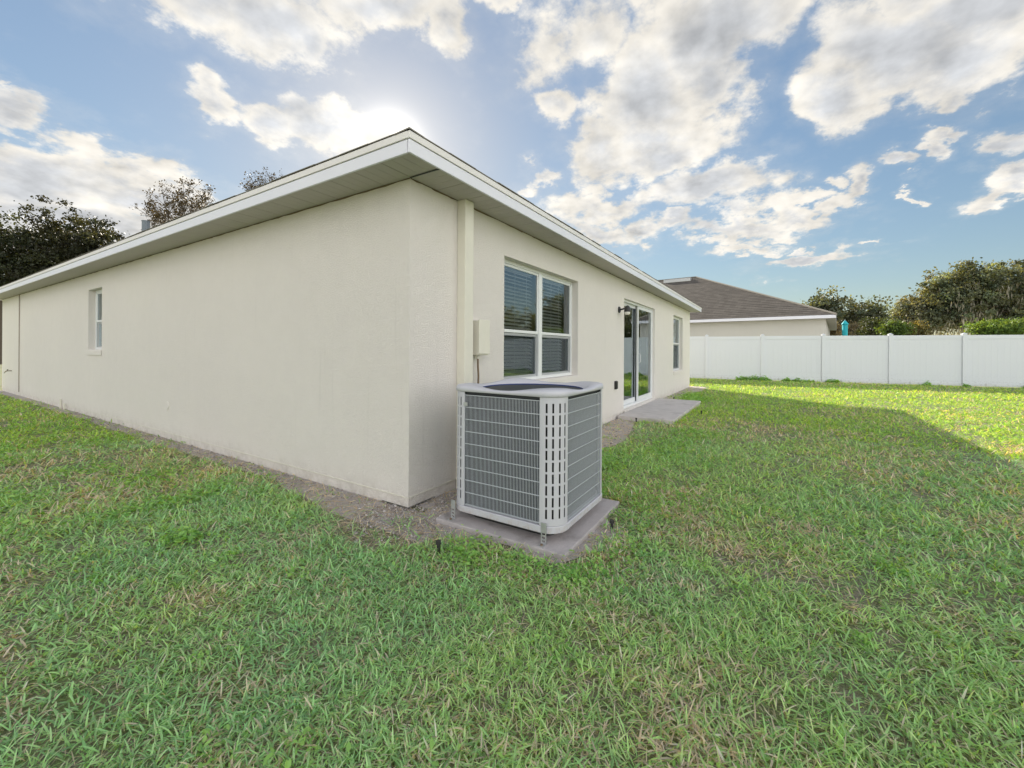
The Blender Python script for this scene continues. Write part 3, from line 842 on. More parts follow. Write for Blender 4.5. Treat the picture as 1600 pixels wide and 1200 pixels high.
def make_ac():
    ax0, ax1, ay0, ay1 = 0.0, 0.885, -1.31, -0.425
    cx_, cy_ = (ax0 + ax1) / 2, (ay0 + ay1) / 2; h = (ax1 - ax0) / 2
    root = empty('air_conditioner', (cx_, cy_, .038), label='beige grey air conditioner condenser unit on the concrete pad at the house corner', cat='air conditioner')
    zb, zt = .069, .932      # local heights of body (pad top is 0)
    r = .130                 # corner radius
    def rr(h_, r_, n=8):
        pts = []
        for (sx, sy, a0) in ((1, 1, 0), (-1, 1, 90), (-1, -1, 180), (1, -1, 270)):
            for k in range(n + 1):
                a = R(a0 + 90 * k / n); pts.append((sx * (h_ - r_) + r_ * math.cos(a), sy * (h_ - r_) + r_ * math.sin(a)))
        return pts
    # base pan
    b = MB(); P = rr(h + .004, r + .004); n = len(P)
    b.prism(P, zb - .006, zb + .040); b.build('base_pan', M['unit'], root, bevel=.004, seg=1)
    b = MB(); b.prism(rr(h - .10, r - .05), 0.0, zb - .012); b.build('base_feet', M['plastic_black'], root)
    # coil
    b = MB(); b.prism(rr(h - .045, r - .03), zb + .04, zt - .01); b.build('coil', M['coil'], root)
    # four corner posts with louvre slots
    def corner(q):
        b = MB(); ncol, nrow = 4, 10
        a0 = 90 * q
        cxq, cyq = [(1, 1), (-1, 1), (-1, -1), (1, -1)][q]
        arc = []   # outline from flat to flat: short flat, arc, short flat
        ext = .006
        N_ = 48
        for k in range(N_ + 1):
            a = R(a0 + 90 * k / N_)
            arc.append(Vector((cxq * (h - r) + r * math.cos(a), cyq * (h - r) + r * math.sin(a), 0)))
        t0 = Vector((-math.sin(R(a0)), math.cos(R(a0)), 0)); t1 = Vector((-math.sin(R(a0 + 90)), math.cos(R(a0 + 90)), 0))
        arc = [arc[0] - t0 * ext] + arc + [arc[-1] + t1 * ext]
        inn = [Vector((cxq * (h - r), cyq * (h - r), 0)) + (p - Vector((cxq * (h - r), cyq * (h - r), 0))) * (1 - .003 / r) for p in arc]
        z0, z1 = zb + .042, zt
        # column pattern: slots occupy 4 columns
        slots = []
        for c_ in range(4):
            mid = 9 + c_ * 10.5; slots.append((int(mid), int(mid) + 3))
        rows = []; zz = z0 + .035; rh = (z1 - z0 - .07) / nrow
        zcuts = [z0]; openz = []
        for k in range(nrow):
            zcuts += [z0 + .035 + k * rh + .010, z0 + .035 + (k + 1) * rh - .004]; openz.append(len(zcuts) - 2)
        zcuts.append(z1)
        def isopen(i, j): return (j in openz) and any(s[0] <= i < s[1] for s in slots)
        nv = len(arc); nz = len(zcuts)
        vs = [(p.x, p.y, z) for z in zcuts for p in arc] + [(p.x, p.y, z) for z in zcuts for p in inn]
        off = nv * nz; fs = []
        for j in range(nz - 1):
            for i in range(nv - 1):
                if isopen(i, j): continue
                a = j * nv + i
                fs.append((a, a + 1, a + 1 + nv, a + nv))
                for (di, dj, e) in ((-1, 0, (a, a + nv)), (1, 0, (a + 1 + nv, a + 1)), (0, -1, (a + 1, a)), (0, 1, (a + nv, a + 1 + nv))):
                    ii, jj = i + di, j + dj
                    if ii < 0 or ii >= nv - 1 or jj < 0 or jj >= nz - 1 or isopen(ii, jj):
                        fs.append((e[0], e[1], e[1] + off, e[0] + off))
        b.add(vs, fs)
        o = b.build('corner_post', M['unit'], root)
        # black backing inside the post
        bb = MB(); i2 = [Vector((cxq * (h - r), cyq * (h - r), 0)) + (p - Vector((cxq * (h - r), cyq * (h - r), 0))) * (1 - .026 / r) for p in arc]
        bb.add([(p.x, p.y, z0) for p in i2] + [(p.x, p.y, z1 - .012) for p in i2], [(i, i + 1, nv + i + 1, nv + i) for i in range(nv - 1)])
        bb.build('post_backing', M['plastic_black'], o)
    for q in range(4): corner(q)
    # wire grilles on four sides
    def grille(ang):
        b = MB(); half = h - r - .004; f = h - .008
        nw = 54; za, zc = zb + .050, zt - .022
        for k in range(nw + 1):
            s = -half + 2 * half * k / nw; w_ = .0013
            b.box((f - .004, s - w_, za), (f - .002, s + w_, zc))
        for k in range(10):
            z = za + .002 + (zc - za - .004) * k / 9
            b.box((f + .0005, -half - .006, z - .0024), (f + .003, half + .006, z + .0024))
        for s in (-half - .006, half + .001): b.box((f - .006, s - .002, za - .004), (f + .001, s + .005, zc + .004))
        o = b.build('wire_grille', M['wire'], root, recalc=True); o.rotation_euler = (0, 0, ang); return o
    for k in range(4): grille(k * math.pi / 2)
    # dark strip that paints the shadow gap under the lid
    b = MB(); b.prism(rr(h - .016, r - .016), zt - .016, zt + .004); b.build('lid_shadow_strip', M['dark_gasket'], root)
    # lid: ring from rounded square to round opening, lifted at the corners
    b = MB(); nA = 96
    def sq(a, h_, r_):
        # rounded square radius in direction a
        c, s = abs(math.cos(a)), abs(math.sin(a))
        k = h_ - r_
        # try flats
        if c >= s:
            y = h_ * s / c
            if y <= k: return h_ / c
        else:
            x = h_ * c / s
            if x <= k: return h_ / s
        bq = k * (c + s); disc = bq * bq - (2 * k * k - r_ * r_); return bq + math.sqrt(max(disc, 0))
    def lift(a):
        return .5 - .5 * math.cos(4 * a)      # 0 on side middles, 1 on the diagonals
    prof = []; op_r = .3885
    for k in range(nA):
        a = 2 * math.pi * k / nA; lf = lift(a); Ro = sq(a, h + .010, r + .010)
        op = .396
        top = zt + .024 + .026 * lf ** 1.2
        ring = [(Ro - .006, zt + .001), (Ro, zt + .004), (Ro, zt + .016 + .012 * lf), (Ro - .008, zt + .024 + .018 * lf), (Ro - .030, top - .002),
                (op + (Ro - op) * .45, top + .004 * lf), (op + .022, top - .004 - .020 * lf), (op + .004, top - .013 - .026 * lf), (op - .006, zt + .010), (op - .006, zt + .002)]
        prof.append([(rad * math.cos(a), rad * math.sin(a), z) for rad, z in ring])
    m_ = len(prof[0]); vs = [p for pr in prof for p in pr]; fs = []
    for k in range(nA):
        k2 = (k + 1) % nA
        for j in range(m_ - 1): fs.append((k * m_ + j, k2 * m_ + j, k2 * m_ + j + 1, k * m_ + j + 1))
    b.add(vs, fs); b.build('top_cover', M['unit'], root, smooth=True)
    # round wire guard, domed slightly
    b = MB()
    for k in range(1, 16):
        rad = .385 * k / 15; zz = zt - .012 + .006 * (1 - (rad / .385) ** 2)
        pts = [(rad * math.cos(2 * math.pi * i / 40), rad * math.sin(2 * math.pi * i / 40), zz) for i in range(41)]
        b.tube(pts, .0016, 4, cap=False)
    for k in range(12):
        a = math.pi * k / 12
        b.tube([(-.39 * math.cos(a), -.39 * math.sin(a), zt - .014), (0, 0, zt - .008), (.39 * math.cos(a), .39 * math.sin(a), zt - .014)], .0022, 4)
    b.build('fan_guard', M['guard'], root)
    b = MB(); b.tube([(0, 0, zt - .12), (0, 0, zt - .018)], .085, 20); b.build('fan_motor', M['fan'], root)
    for k in range(4):
        b = MB(); a = k * math.pi / 2 + .3
        for s_, e_ in ((0, 1),):
            pa = []
            for (rad, w_) in ((.07, .07), (.20, .12), (.33, .15)):
                for sg in (-1, 1):
                    aa = a + sg * w_ / max(rad, .1) * .7
                    pa.append((rad * math.cos(aa), rad * math.sin(aa), zt - .085 + sg * .025))
            b.add(pa + [(x, y, z - .004) for x, y, z in pa], [(0, 1, 3, 2), (2, 3, 5, 4), (6, 8, 9, 7), (8, 10, 11, 9), (0, 2, 8, 6), (2, 4, 10, 8), (1, 7, 9, 3), (3, 9, 11, 5), (4, 5, 11, 10)])
        b.build('fan_blade', M['fan'], root)
    b = MB(); b.tube([(0, 0, zt - .2), (0, 0, zt - .19)], .36, 40); b.build('shroud_floor', M['fan'], root)
    b = MB(); b.tube([(0, 0, zt - .2), (0, 0, zt + .012)], op_r, 64, cap=False); b.build('fan_shroud', M['guard'], root)
    # hold-down straps with holes
    def strap(x, y, ang):
        b = MB(); w_ = .019
        o_ = empty('hold_down_strap'); o_.parent = root; o_.location = (x, y, 0); o_.rotation_euler = (0, 0, ang)
        zs = [.0, .018, .026, .044, .052, .070, .078, .135]
        b.box((-.003, -w_, .0), (0, -w_ + .008, .135)); b.box((-.003, w_ - .008, 0), (0, w_, .135))
        for a_, c_ in ((.0, .012), (.024, .034), (.048, .058), (.072, .135)): b.box((-.003, -w_ + .008, a_), (0, w_ - .008, c_))
        b.box((-.045, -w_, .0), (-.003, w_, .003))
        b.build('strap', M['galv'], o_)
        b = MB(); b.tube([(-.028, 0, .003), (-.028, 0, .011)], .009, 6); b.build('bolt', M['cable'], o_)
    strap(-h + .0 - .006, -h + r - .03, 0)
    strap(-h - .006, h - r + .09, 0)
    # small round service caps at the top of the corner posts, rating badge
    b = MB(); b.box((-h - .0065, h - r - .035, zt - .10), (-h - .0045, h - r + .0, zt - .075)); b.build('badge', M['galv'], root)
make_ac()

# small black irrigation heads
def stake(u, v, h, label):
    d = ray(u, v); t = -CH / d.z; p = Vector((CX, CY, CH)) + d * t
    o = empty('sprinkler_head', (p.x, p.y, 0), cat='sprinkler head', label=label, group='small black sprinkler heads in the grass')
    b = MB(); b.tube([(0, 0, -.02), (0, 0, h * .7)], .011, 8); b.build('stem', M['plastic_black'], o)
    b = MB(); b.tube([(0, 0, h * .7), (0, 0, h * .75), (0, 0, h)], [.011, .018, .016], 10); b.build('cap', M['plastic_black'], o)
stake(685, 866, .085, 'black sprinkler head left of the concrete pad, below the house corner')
stake(994, 661, .09, 'black sprinkler head at the near edge of the door slab')
stake(1053, 626, .09, 'black sprinkler head against the wall at the far end of the door slab')
stake(1096, 648, .08, 'black sprinkler head on the lawn right of the door slab')
stake(956, 828, .07, 'black sprinkler head in weeds right of the concrete pad')

# ------------------------------------------------------------------ fence
FP0 = Vector((18.335, -2.085, 0)); FD = Vector((1.19, -6.364, 0)).normalized()
FH = 1.90
fence = empty('fence', FP0, math.atan2(FD.y, FD.x), label='long white vinyl privacy fence with capped posts across the back of the yard', cat='fence')
SP = 2.158
def make_fence():
    pb = MB(); pb.box((-.063, -.063, -.1), (.063, .063, FH + .035)); post = pb.build('post', M['vinyl'], None, bevel=.005, seg=1)
    cb = MB(); cb.box((-.076, -.076, FH + .036), (.076, .076, FH + .052)); n0 = len(cb.v)
    cb.add([(-.066, -.066, FH + .052), (.066, -.066, FH + .052), (.066, .066, FH + .052), (-.066, .066, FH + .052), (0, 0, FH + .095)], [(0, 1, 4), (1, 2, 4), (2, 3, 4), (3, 0, 4)])
    cap = cb.build('cap', M['vinyl'], None)
    tr_ = MB(); tr_.box((.064, -.024, FH - .145), (SP - .064, .024, FH)); rail = tr_.build('top_rail', M['vinyl'], None, bevel=.004, seg=1)
    br_ = MB(); br_.box((.064, -.024, .03), (SP - .064, .024, .17)); brail = br_.build('bottom_rail', M['vinyl'], None, bevel=.004, seg=1)
    pm = MB(); w = (SP - .13) / 12; 
    bd = MB(); bd.box((.0, -.012, .171), (w - .0012, .012, FH - .146)); board = bd.build('board', M['vinyl'], None)
    protos = [post, cap, rail, brail, board]
    for k in range(-4, 14):
        po = child('post', post.data, fence, (k * SP, 0, 0), (0, 0, random.uniform(-.01, .01)))
        child('cap', cap.data, po)
        pn = empty('panel'); pn.parent = fence; pn.location = (k * SP, 0, random.uniform(-.012, .012)); pn.rotation_euler = (0, random.uniform(-.002, .002), 0)
        child('top_rail', rail.data, pn); child('bottom_rail', brail.data, pn)
        for j in range(12): child('board', board.data, pn, (.065 + j * w, 0, 0))
    for o in protos: bpy.data.objects.remove(o, do_unlink=True)
make_fence()

# ------------------------------------------------------------------ neighbour's house
def make_neighbour():
    P0 = camxy(17.15, 22.0)
    e = Vector((-.788 * RT[0] + .616 * FW[0], -.788 * RT[1] + .616 * FW[1], 0)).normalized()
    ang = math.atan2(e.y, e.x)
    # local x along the front eave going away, local y: away from camera must be the interior
    nrm = Vector((-e.y, e.x, 0))
    away = Vector((.72 * RT[0] + .694 * FW[0], .72 * RT[1] + .694 * FW[1], 0))
    sgn = 1 if nrm.dot(away) > 0 else -1
    ez = 3.05; Lx, Ly = 22.0, 18.8
    root = empty('neighbour_house', P0, ang, label='grey walled house with brown hip roof behind the white fence', cat='house')
    o = .45
    b = MB(); b.box((o, sgn * o, -.2), (Lx - o, sgn * (Ly - o), ez)); b.build('wall', M['stucco2'], root)
    b = MB(); b.box((0, 0, ez - .0), (Lx, sgn * .02, ez + .17)); b.build('fascia_board', M['fascia'], root)
    b = MB(); b.box((0, sgn * .021, ez), (.02, sgn * Ly, ez + .17)); b.build('fascia_board', M['fascia'], root)
    b = MB(); b.box((.021, sgn * .021, ez + .002), (Lx - .02, sgn * (Ly - .02), ez + .03)); b.build('soffit', M['soffit'], root)
    # stepped courses on a hip roof
    z0 = ez + .175; rise = .452; hw = Ly / 2; ex = .30; step = .016
    def courses(edge):
        b = MB(); n = int(hw / ex)
        for k in range(n + 1):
            a, c = k * ex, min((k + 1) * ex, hw)
            if c - a < .01: continue
            za, zc = z0 + a * rise + step, z0 + c * rise
            if edge == 'front': q = [(a, a, za), (Lx - a, a, za), (Lx - c, c, zc), (c, c, zc)]
            elif edge == 'back': q = [(Lx - a, Ly - a, za), (a, Ly - a, za), (c, Ly - c, zc), (Lx - c, Ly - c, zc)]
            elif edge == 'near': q = [(a, Ly - a, za), (a, a, za), (c, c, zc), (c, Ly - c, zc)]
            else: q = [(Lx - a, a, za), (Lx - a, Ly - a, za), (Lx - c, Ly - c, zc), (Lx - c, c, zc)]
            low = [(q[0][0], q[0][1], za - step - .002), (q[1][0], q[1][1], za - step - .002)]
            vs = q + low
            vs = [(x, sgn * y, z) for x, y, z in vs]
            b.add(vs, [(0, 1, 2, 3), (0, 4, 5, 1)])
        mm = M['shN'] if edge in ('front', 'back') else M['shN2']
        b.build('roof_slope', mm, root)
    M['shN'] = mat_shingle('neighbour_shingles', (0.135, 0.12, 0.108), 0, .30)
    M['shN2'] = mat_shingle('neighbour_shingles_side', (0.135, 0.12, 0.108), math.pi / 2, .30)
    for ed in ('front', 'back', 'near', 'far'): courses(ed)
    # hip and ridge caps
    b = MB(); rt_ = z0 + hw * rise + .02
    b.tube([(0, 0, z0 + .02), (hw, sgn * hw, rt_), (Lx - hw, sgn * hw, rt_), (Lx, 0, z0 + .02)], .07, 6)
    b.tube([(0, sgn * Ly, z0 + .02), (hw, sgn * hw, rt_)], .07, 6); b.build('ridge_cap', M['shingle'], root)
    # off-ridge vent on the front slope near the ridge
    b = MB(); yv = hw - .95; zv = z0 + yv * rise
    b.box((hw + .2, sgn * yv, zv + .02), (hw + 2.4, sgn * (yv + .5), zv + .30)); b.build('roof_vent', M['galv'], root, bevel=.02)
    b = MB(); b.box((hw + 3.4, sgn * (yv + 0.2), zv + .3), (hw + 3.9, sgn * (yv + .6), zv + .55)); b.build('roof_vent', M['shingle'], root, bevel=.02)
make_neighbour()

# ------------------------------------------------------------------ trees
def leaf_cloud(cent, size, col, nvar=0.25, droop=0.0, flat=0.0, elong=1.6):
    """cent (N,3) leaf centres -> kite shaped quads"""
    n = len(cent)
    d = rng.normal(size=(n, 3)); d[:, 2] = d[:, 2] * (1 - flat) - droop
    d /= np.linalg.norm(d, axis=1)[:, None] + 1e-9
    q = rng.normal(size=(n, 3)); s = np.cross(d, q); s /= np.linalg.norm(s, axis=1)[:, None] + 1e-9
    L_ = size * rng.uniform(.6, 1.4, n)[:, None]; W = L_ / elong / 2
    v = np.stack([cent - d * L_ / 2, cent + s * W, cent + d * L_ / 2, cent - s * W], 1).reshape(-1, 3)
    f = np.arange(4 * n)
    c = np.asarray(col)[None, :] * (1 + rng.normal(0, nvar, n))[:, None] if np.ndim(col) == 1 else col * (1 + rng.normal(0, nvar, n))[:, None]
    c = np.clip(c, .004, .9)
    return v, f, np.repeat(c, 4, axis=0)

def make_tree(name, base, lobes, trunk_r, col, leaf, per_cluster, clusters, label, cat='tree', crad=.55, moss=0, group=None, fill=.35, twig=True):
    """lobes: (dx,dy,z,rx,ry,rz) ellipsoids relative to base; clusters spread through them"""
    root = empty(name, base, label=label, cat=cat, group=group)
    vol = np.array([l[3] * l[4] * l[5] for l in lobes]) ** (2 / 3); pick = rng.choice(len(lobes), clusters, p=vol / vol.sum())
    lob = np.array(lobes)[pick]
    d = rng.normal(size=(clusters, 3)); d /= np.linalg.norm(d, axis=1)[:, None]
    rad = rng.uniform(fill, 1, clusters) ** .5 * (1 + .20 * rng.normal(size=clusters))
    cc = lob[:, :3] + d * lob[:, 3:6] * rad[:, None]
    cc[:, 2] = np.maximum(cc[:, 2], .4)
    shade = np.clip(rng.normal(0, .36, clusters), -.6, .9)
    hue = rng.uniform(-.12, .12, clusters)
    n = clusters * per_cluster; idx = np.repeat(np.arange(clusters), per_cluster)
    off = rng.normal(size=(n, 3)) * crad * np.array([.55, .55, .38]) * rng.uniform(.5, 1.3, clusters)[idx][:, None]
    cen = cc[idx] + off
    colv = np.asarray(col)[None, :] * (1 + shade[idx])[:, None]
    colv = colv * np.stack([1 + hue[idx], np.ones(n), 1 - hue[idx]], 1)
    v, f, c = leaf_cloud(cen, leaf, colv, .22, droop=.15)
    o = fast_mesh('crown', v, f, 4, M['leaf'], c, root); 
    # trunk, limbs and twigs
    b = MB(); zs = min(l[2] - l[5] for l in lobes); top = max(l[2] for l in lobes)
    fork = max(.8, zs * .8 + .4)
    b.tube([(0, 0, -.1), (.05, .02, fork * .4), (.0, .08, fork)], [trunk_r * 1.25, trunk_r, trunk_r * .85], 9)
    order = rng.permutation(clusters)[:min(46, clusters)]
    mains = []
    for l in lobes:
        tip = Vector(l[:3]); m0 = Vector((tip.x * .35, tip.y * .35, fork + (tip.z - fork) * .45))
        b.tube([(0, .06, fork - .1), m0, tip, tip + Vector((tip.x * .1, tip.y * .1, l[5] * .7))], [trunk_r * .65, trunk_r * .42, trunk_r * .2, trunk_r * .06], 7); mains.append((m0, tip))
    for k in order:
        t = Vector(cc[k]); a_ = min(mains, key=lambda q: (q[1] - t).length); st = a_[0].lerp(a_[1], random.uniform(.2, 1)); md = st.lerp(t, .5) + Vector((random.uniform(-.3, .3), random.uniform(-.3, .3), random.uniform(-.1, .4)))
        b.tube([st, md, t], [trunk_r * .16, trunk_r * .09, .012], 5)
    b.build('trunk', M['bark'], root)
    if moss:
        k = rng.choice(clusters, moss); m_n = 26
        cen = np.repeat(cc[k], m_n, axis=0) + rng.normal(size=(moss * m_n, 3)) * np.array([.35, .35, .1])
        cen[:, 2] -= rng.uniform(.1, 1.5, len(cen))
        v, f, c = leaf_cloud(cen, .62, np.array((.34, .32, .27)), .25, droop=6, elong=7)
        fast_mesh('hanging_moss', v, f, 4, M['moss'], c, root)
    return root

def gpos(u, D):
    p = at(u, V0, D); return Vector((p.x, p.y, 0))

# dark trees beyond the left wall
def lob(u0, v0, D, ru, rv, base, depth=None):
    """ellipsoid given by its outline in the photograph at distance D, relative to the base"""
    p = at(u0, v0, D); k = D / FPX
    return (p.x - base.x, p.y - base.y, p.z, ru * k, ru * k, rv * k)
B = gpos(5, 30)
make_tree('oak_tree', B, [lob(-10, 395, 30, 52, 62, B), lob(25, 430, 30, 40, 40, B), lob(-70, 400, 30, 60, 70, B), lob(40, 378, 30, 16, 22, B)], .28,
          (.030, .038, .020), .19, 70, 420, 'dark leafy tree at the far left edge beyond the roof', crad=.55)
B = gpos(125, 31)
make_tree('oak_tree', B, [lob(110, 385, 31, 50, 52, B), lob(150, 380, 31, 38, 38, B), lob(85, 400, 31, 30, 50, B), lob(130, 420, 31, 62, 40, B), lob(172, 395, 31, 22, 20, B)], .26,
          (.034, .038, .020), .18, 64, 380, 'dark bushy tree behind the roof, between far left tree and vent pipe', crad=.5, fill=.15)
def sparse_tree(u, vb, D, tips, label, leaves=26):
    """thin open crown of bare twigs with few leaves"""
    B = gpos(u, D); root = empty('bare_tree', B, label=label, cat='tree')
    b = MB(); top = at(u, vb, D) - B
    b.tube([(0, 0, -.1), top * .5, top], [.14, .11, .07], 7)
    cen = []
    for (tu, tv) in tips:
        t = at(tu + random.uniform(-2, 2), tv, D + random.uniform(-1.2, 1.2)) - B
        st = top * random.uniform(.80, 1.0); md = st.lerp(t, .5) + Vector((random.uniform(-.2, .2), random.uniform(-.2, .2), .15))
        b.tube([st, md, t], [.035, .022, .006], 5)
        for q in range(11):
            s_ = md.lerp(t, random.uniform(-.3, .95)); e_ = s_ + Vector((random.uniform(-.6, .6), random.uniform(-.6, .6), random.uniform(.0, .75)))
            b.tube([s_, s_.lerp(e_, .5) + Vector((0, 0, .04)), e_], [.012, .009, .005], 4, cap=False)
            for r_ in range(3):
                w = s_.lerp(e_, random.uniform(.3, .9)); x = w + Vector((random.uniform(-.28, .28), random.uniform(-.28, .28), random.uniform(-.02, .38)))
                b.tube([w, x], [.007, .004], 3, cap=False)
                if random.random() < .75: cen.append(np.array(x) + rng.normal(0, .07, (leaves // 3, 3)))
            if random.random() < .8: cen.append(np.array(e_) + rng.normal(0, .10, (leaves // 2, 3)))
    b.build('trunk', M['bark'], root)
    v, f, c = leaf_cloud(np.concatenate(cen), .10, np.array((.055, .045, .03)), .3)
    fast_mesh('crown', v, f, 4, M['leaf'], c, root)
sparse_tree(275, 365, 24, [(228, 335), (240, 318), (255, 305), (268, 298), (285, 290), (300, 292), (318, 305), (330, 312), (262, 330), (290, 315), (310, 320), (245, 345), (235, 350), (335, 330)],
            'sparse open tree with twigs rising just right of the vent pipe')
sparse_tree(410, 320, 24, [(388, 296), (398, 290), (412, 292), (425, 276), (430, 285), (405, 300)], 'bare twig tips showing over the roof left of its peak', leaves=12)

# trees to the right, beyond the fence
B = gpos(1325, 38)
make_tree('broadleaf_tree', B, [lob(1300, 485, 38, 30, 22, B), lob(1340, 492, 38, 28, 22, B), lob(1368, 492, 38, 22, 24, B), lob(1350, 508, 38, 34, 14, B), lob(1283, 475, 38, 20, 16, B)], .2,
          (.11, .13, .09), .24, 44, 210, 'dark green loose tree right of the brown roof', crad=.6, fill=.1)
B = gpos(1440, 48)
make_tree('oak_tree', B, [lob(1440, 492, 48, 34, 28, B), lob(1418, 497, 48, 20, 20, B), lob(1462, 478, 48, 28, 24, B)], .3,
          (.17, .185, .125), .28, 60, 300, 'grey green oak left of the tallest oak, hung with moss', crad=.7, moss=60)
B = gpos(1555, 46)
make_tree('oak_tree', B, [lob(1498, 446, 46, 40, 30, B), lob(1545, 450, 46, 50, 36, B), lob(1605, 442, 46, 52, 34, B), lob(1530, 485, 46, 60, 34, B), lob(1480, 465, 46, 30, 40, B), lob(1600, 490, 46, 70, 34, B)], .5,
          (.13, .155, .10), .27, 62, 700, 'tallest spreading oak with hanging moss at the right edge', crad=.62, moss=150)
for k, (u, D, tv, w) in enumerate(((1720, 50, 395, 90), (1900, 52, 420, 100), (2150, 50, 380, 120), (2500, 52, 400, 160))):
    B = gpos(u, D)
    lb = ['green oak just outside the right edge of the view', 'lower oak, second beyond the right edge', 'tall oak, third beyond the right edge', 'wide oak, farthest beyond the right edge'][k]
    make_tree('oak_tree', B, [lob(u, tv + 60, D, w * .7, 55, B), lob(u - w * .5, tv + 80, D, w * .5, 45, B), lob(u + w * .4, tv + 75, D, w * .5, 50, B), lob(u, tv + 110, D, w, 34, B)], .4,
              (.13, .15, .08), .36, 44, 360, lb, crad=.9)
# shrubs just beyond the fence
def shrub(u, v, D, ru, rv, col, label, n=90, leaf=.12):
    B = gpos(u, D); make_tree('shrub', B, [lob(u, v, D, ru, rv, B), lob(u + ru * .5, v + 3, D, ru * .6, rv * .8, B), lob(u - ru * .5, v + 4, D, ru * .6, rv * .7, B)], .05, col, leaf, 46, n, label, cat='shrub', crad=.35, fill=.2)
shrub(1400, 512, 26, 15, 12, (.09, .15, .035), 'small bright green shrub above the fence, left of the moss-hung oaks')
shrub(1425, 516, 27, 16, 10, (.16, .15, .06), 'olive yellow shrub above the fence between the green shrub and oaks')
shrub(1560, 512, 25, 30, 9, (.12, .20, .045), 'low bright green hedge-like shrub above fence at the right', n=150)
shrub(1625, 508, 25, 36, 12, (.12, .20, .045), 'bright green shrub cut off by the right edge, above the fence', n=150)
shrub(1302, 516, 36, 12, 14, (.26, .22, .14), 'tan dry shrub between neighbour wall and turquoise umbrella')
shrub(1340, 516, 36, 18, 12, (.24, .21, .14), 'tan dry shrub right of the turquoise umbrella', n=110)
shrub(1370, 512, 29, 24, 14, (.055, .075, .03), 'dark green shrub above the fence under the loose tree', n=120)
# turquoise umbrella, closed
up = gpos(1320, 34); um = empty('patio_umbrella', up, label='closed turquoise umbrella showing above the white fence', cat='umbrella')
zt_ = at(1320, 500.5, 34).z; zb_ = at(1320, 530, 34).z
b = MB(); b.tube([(0, 0, 0), (0, 0, zt_ + .05)], .025, 8); b.build('pole', M['vinyl'], um)
b = MB(); k_ = 34 / FPX
b.tube([(0, 0, zb_ - .3), (0, 0, at(1320, 508, 34).z), (0, 0, at(1320, 506.5, 34).z), (0, 0, zt_)], [3.6 * k_, 3.6 * k_, 5.0 * k_, .4 * k_], 8); b.build('canopy', M['teal'], um)

# ------------------------------------------------------------------ lawn
def blades(n_target, seed, kind='grass'):
    r = np.random.default_rng(seed)
    # sample camera-space wedge
    out = []
    return out

def inside_bare(x, y):
    bare = np.zeros(len(x), bool)
    bare |= (x > -.0) & (y > -.0) & (x < XR) & (y < YL)
    bare |= (x > -.075) & (x < 1.005) & (y > -1.39) & (y < -.345)
    bare |= (x > 5.14) & (x < 8.46) & (y > -1.01) & (y < 0)
    return bare
def density(x, y):
    """0..1 chance that lawn grows here"""
    wl = soil_edge(np.clip(y, 0, YL), 'L'); wr = soil_edge(np.clip(x, 0, XR), 'R')
    dl = np.where((y > -.3), -x, 9); dr = np.where((x > -.3), -y, 9)
    p = np.ones(len(x))
    p = np.where((dl > -.4) & (y > -.1), np.clip((dl - wl) / .10 + .10, .03, 1), p)
    p2 = np.clip((dr - wr) / .12 + .10, .03, 1)
    p = np.where((x > -.1) & (x < XR + .3), np.minimum(p, p2), p)
    # straw ring round the pad
    dx = np.maximum(np.maximum(-.07 - x, x - 1.0), 0); dy = np.maximum(np.maximum(-1.385 - y, y + .35), 0); dp = np.hypot(dx, dy)
    ring = .05 + .10 * fbm(x * 4, y * 4, 9)
    side = np.where(x > 1.0, .3, 1.0)
    p = np.where(dp < ring * side, p * .10, p)
    cr = np.hypot(x + .12, y + .10); p = np.where(cr < .42 + .15 * fbm(x * 5, y * 5, 4), p * .12, p)
    thin = fbm(x * 1.1 + 7, y * 1.1, 21, 4); thin2 = fbm(x * 4.5, y * 4.5, 31, 3)
    p *= np.clip(.55 + 1.8 * (thin - .36) + 1.6 * (thin2 - .48), .34, 1)
    # worn patch right of the slab
    p *= 1 - .65 * np.exp(-(((x - 5.2) / 1.1) ** 2 + ((y + 2.4) / .5) ** 2))
    return p

def sample_ground(n, seed, dmax=26, power=1.5, d0=2.2):
    r = np.random.default_rng(seed)
    # radial density ~ D^-power beyond d0
    D = np.linspace(.15, dmax, 4000); w = D * np.where(D < d0, 1, (d0 / D) ** power); cdf = np.cumsum(w); cdf /= cdf[-1]
    d = np.interp(r.random(n), cdf, D)
    a = r.uniform(-1.12, 1.12, n)
    X = d * np.sin(a); Y = d * np.cos(a)
    # move the apex back a little so a small step sideways still stands on lawn
    Y = Y - .5
    x = CX + FW[0] * Y + RT[0] * X; y = CY + FW[1] * Y + RT[1] * X
    return x, y, d, r

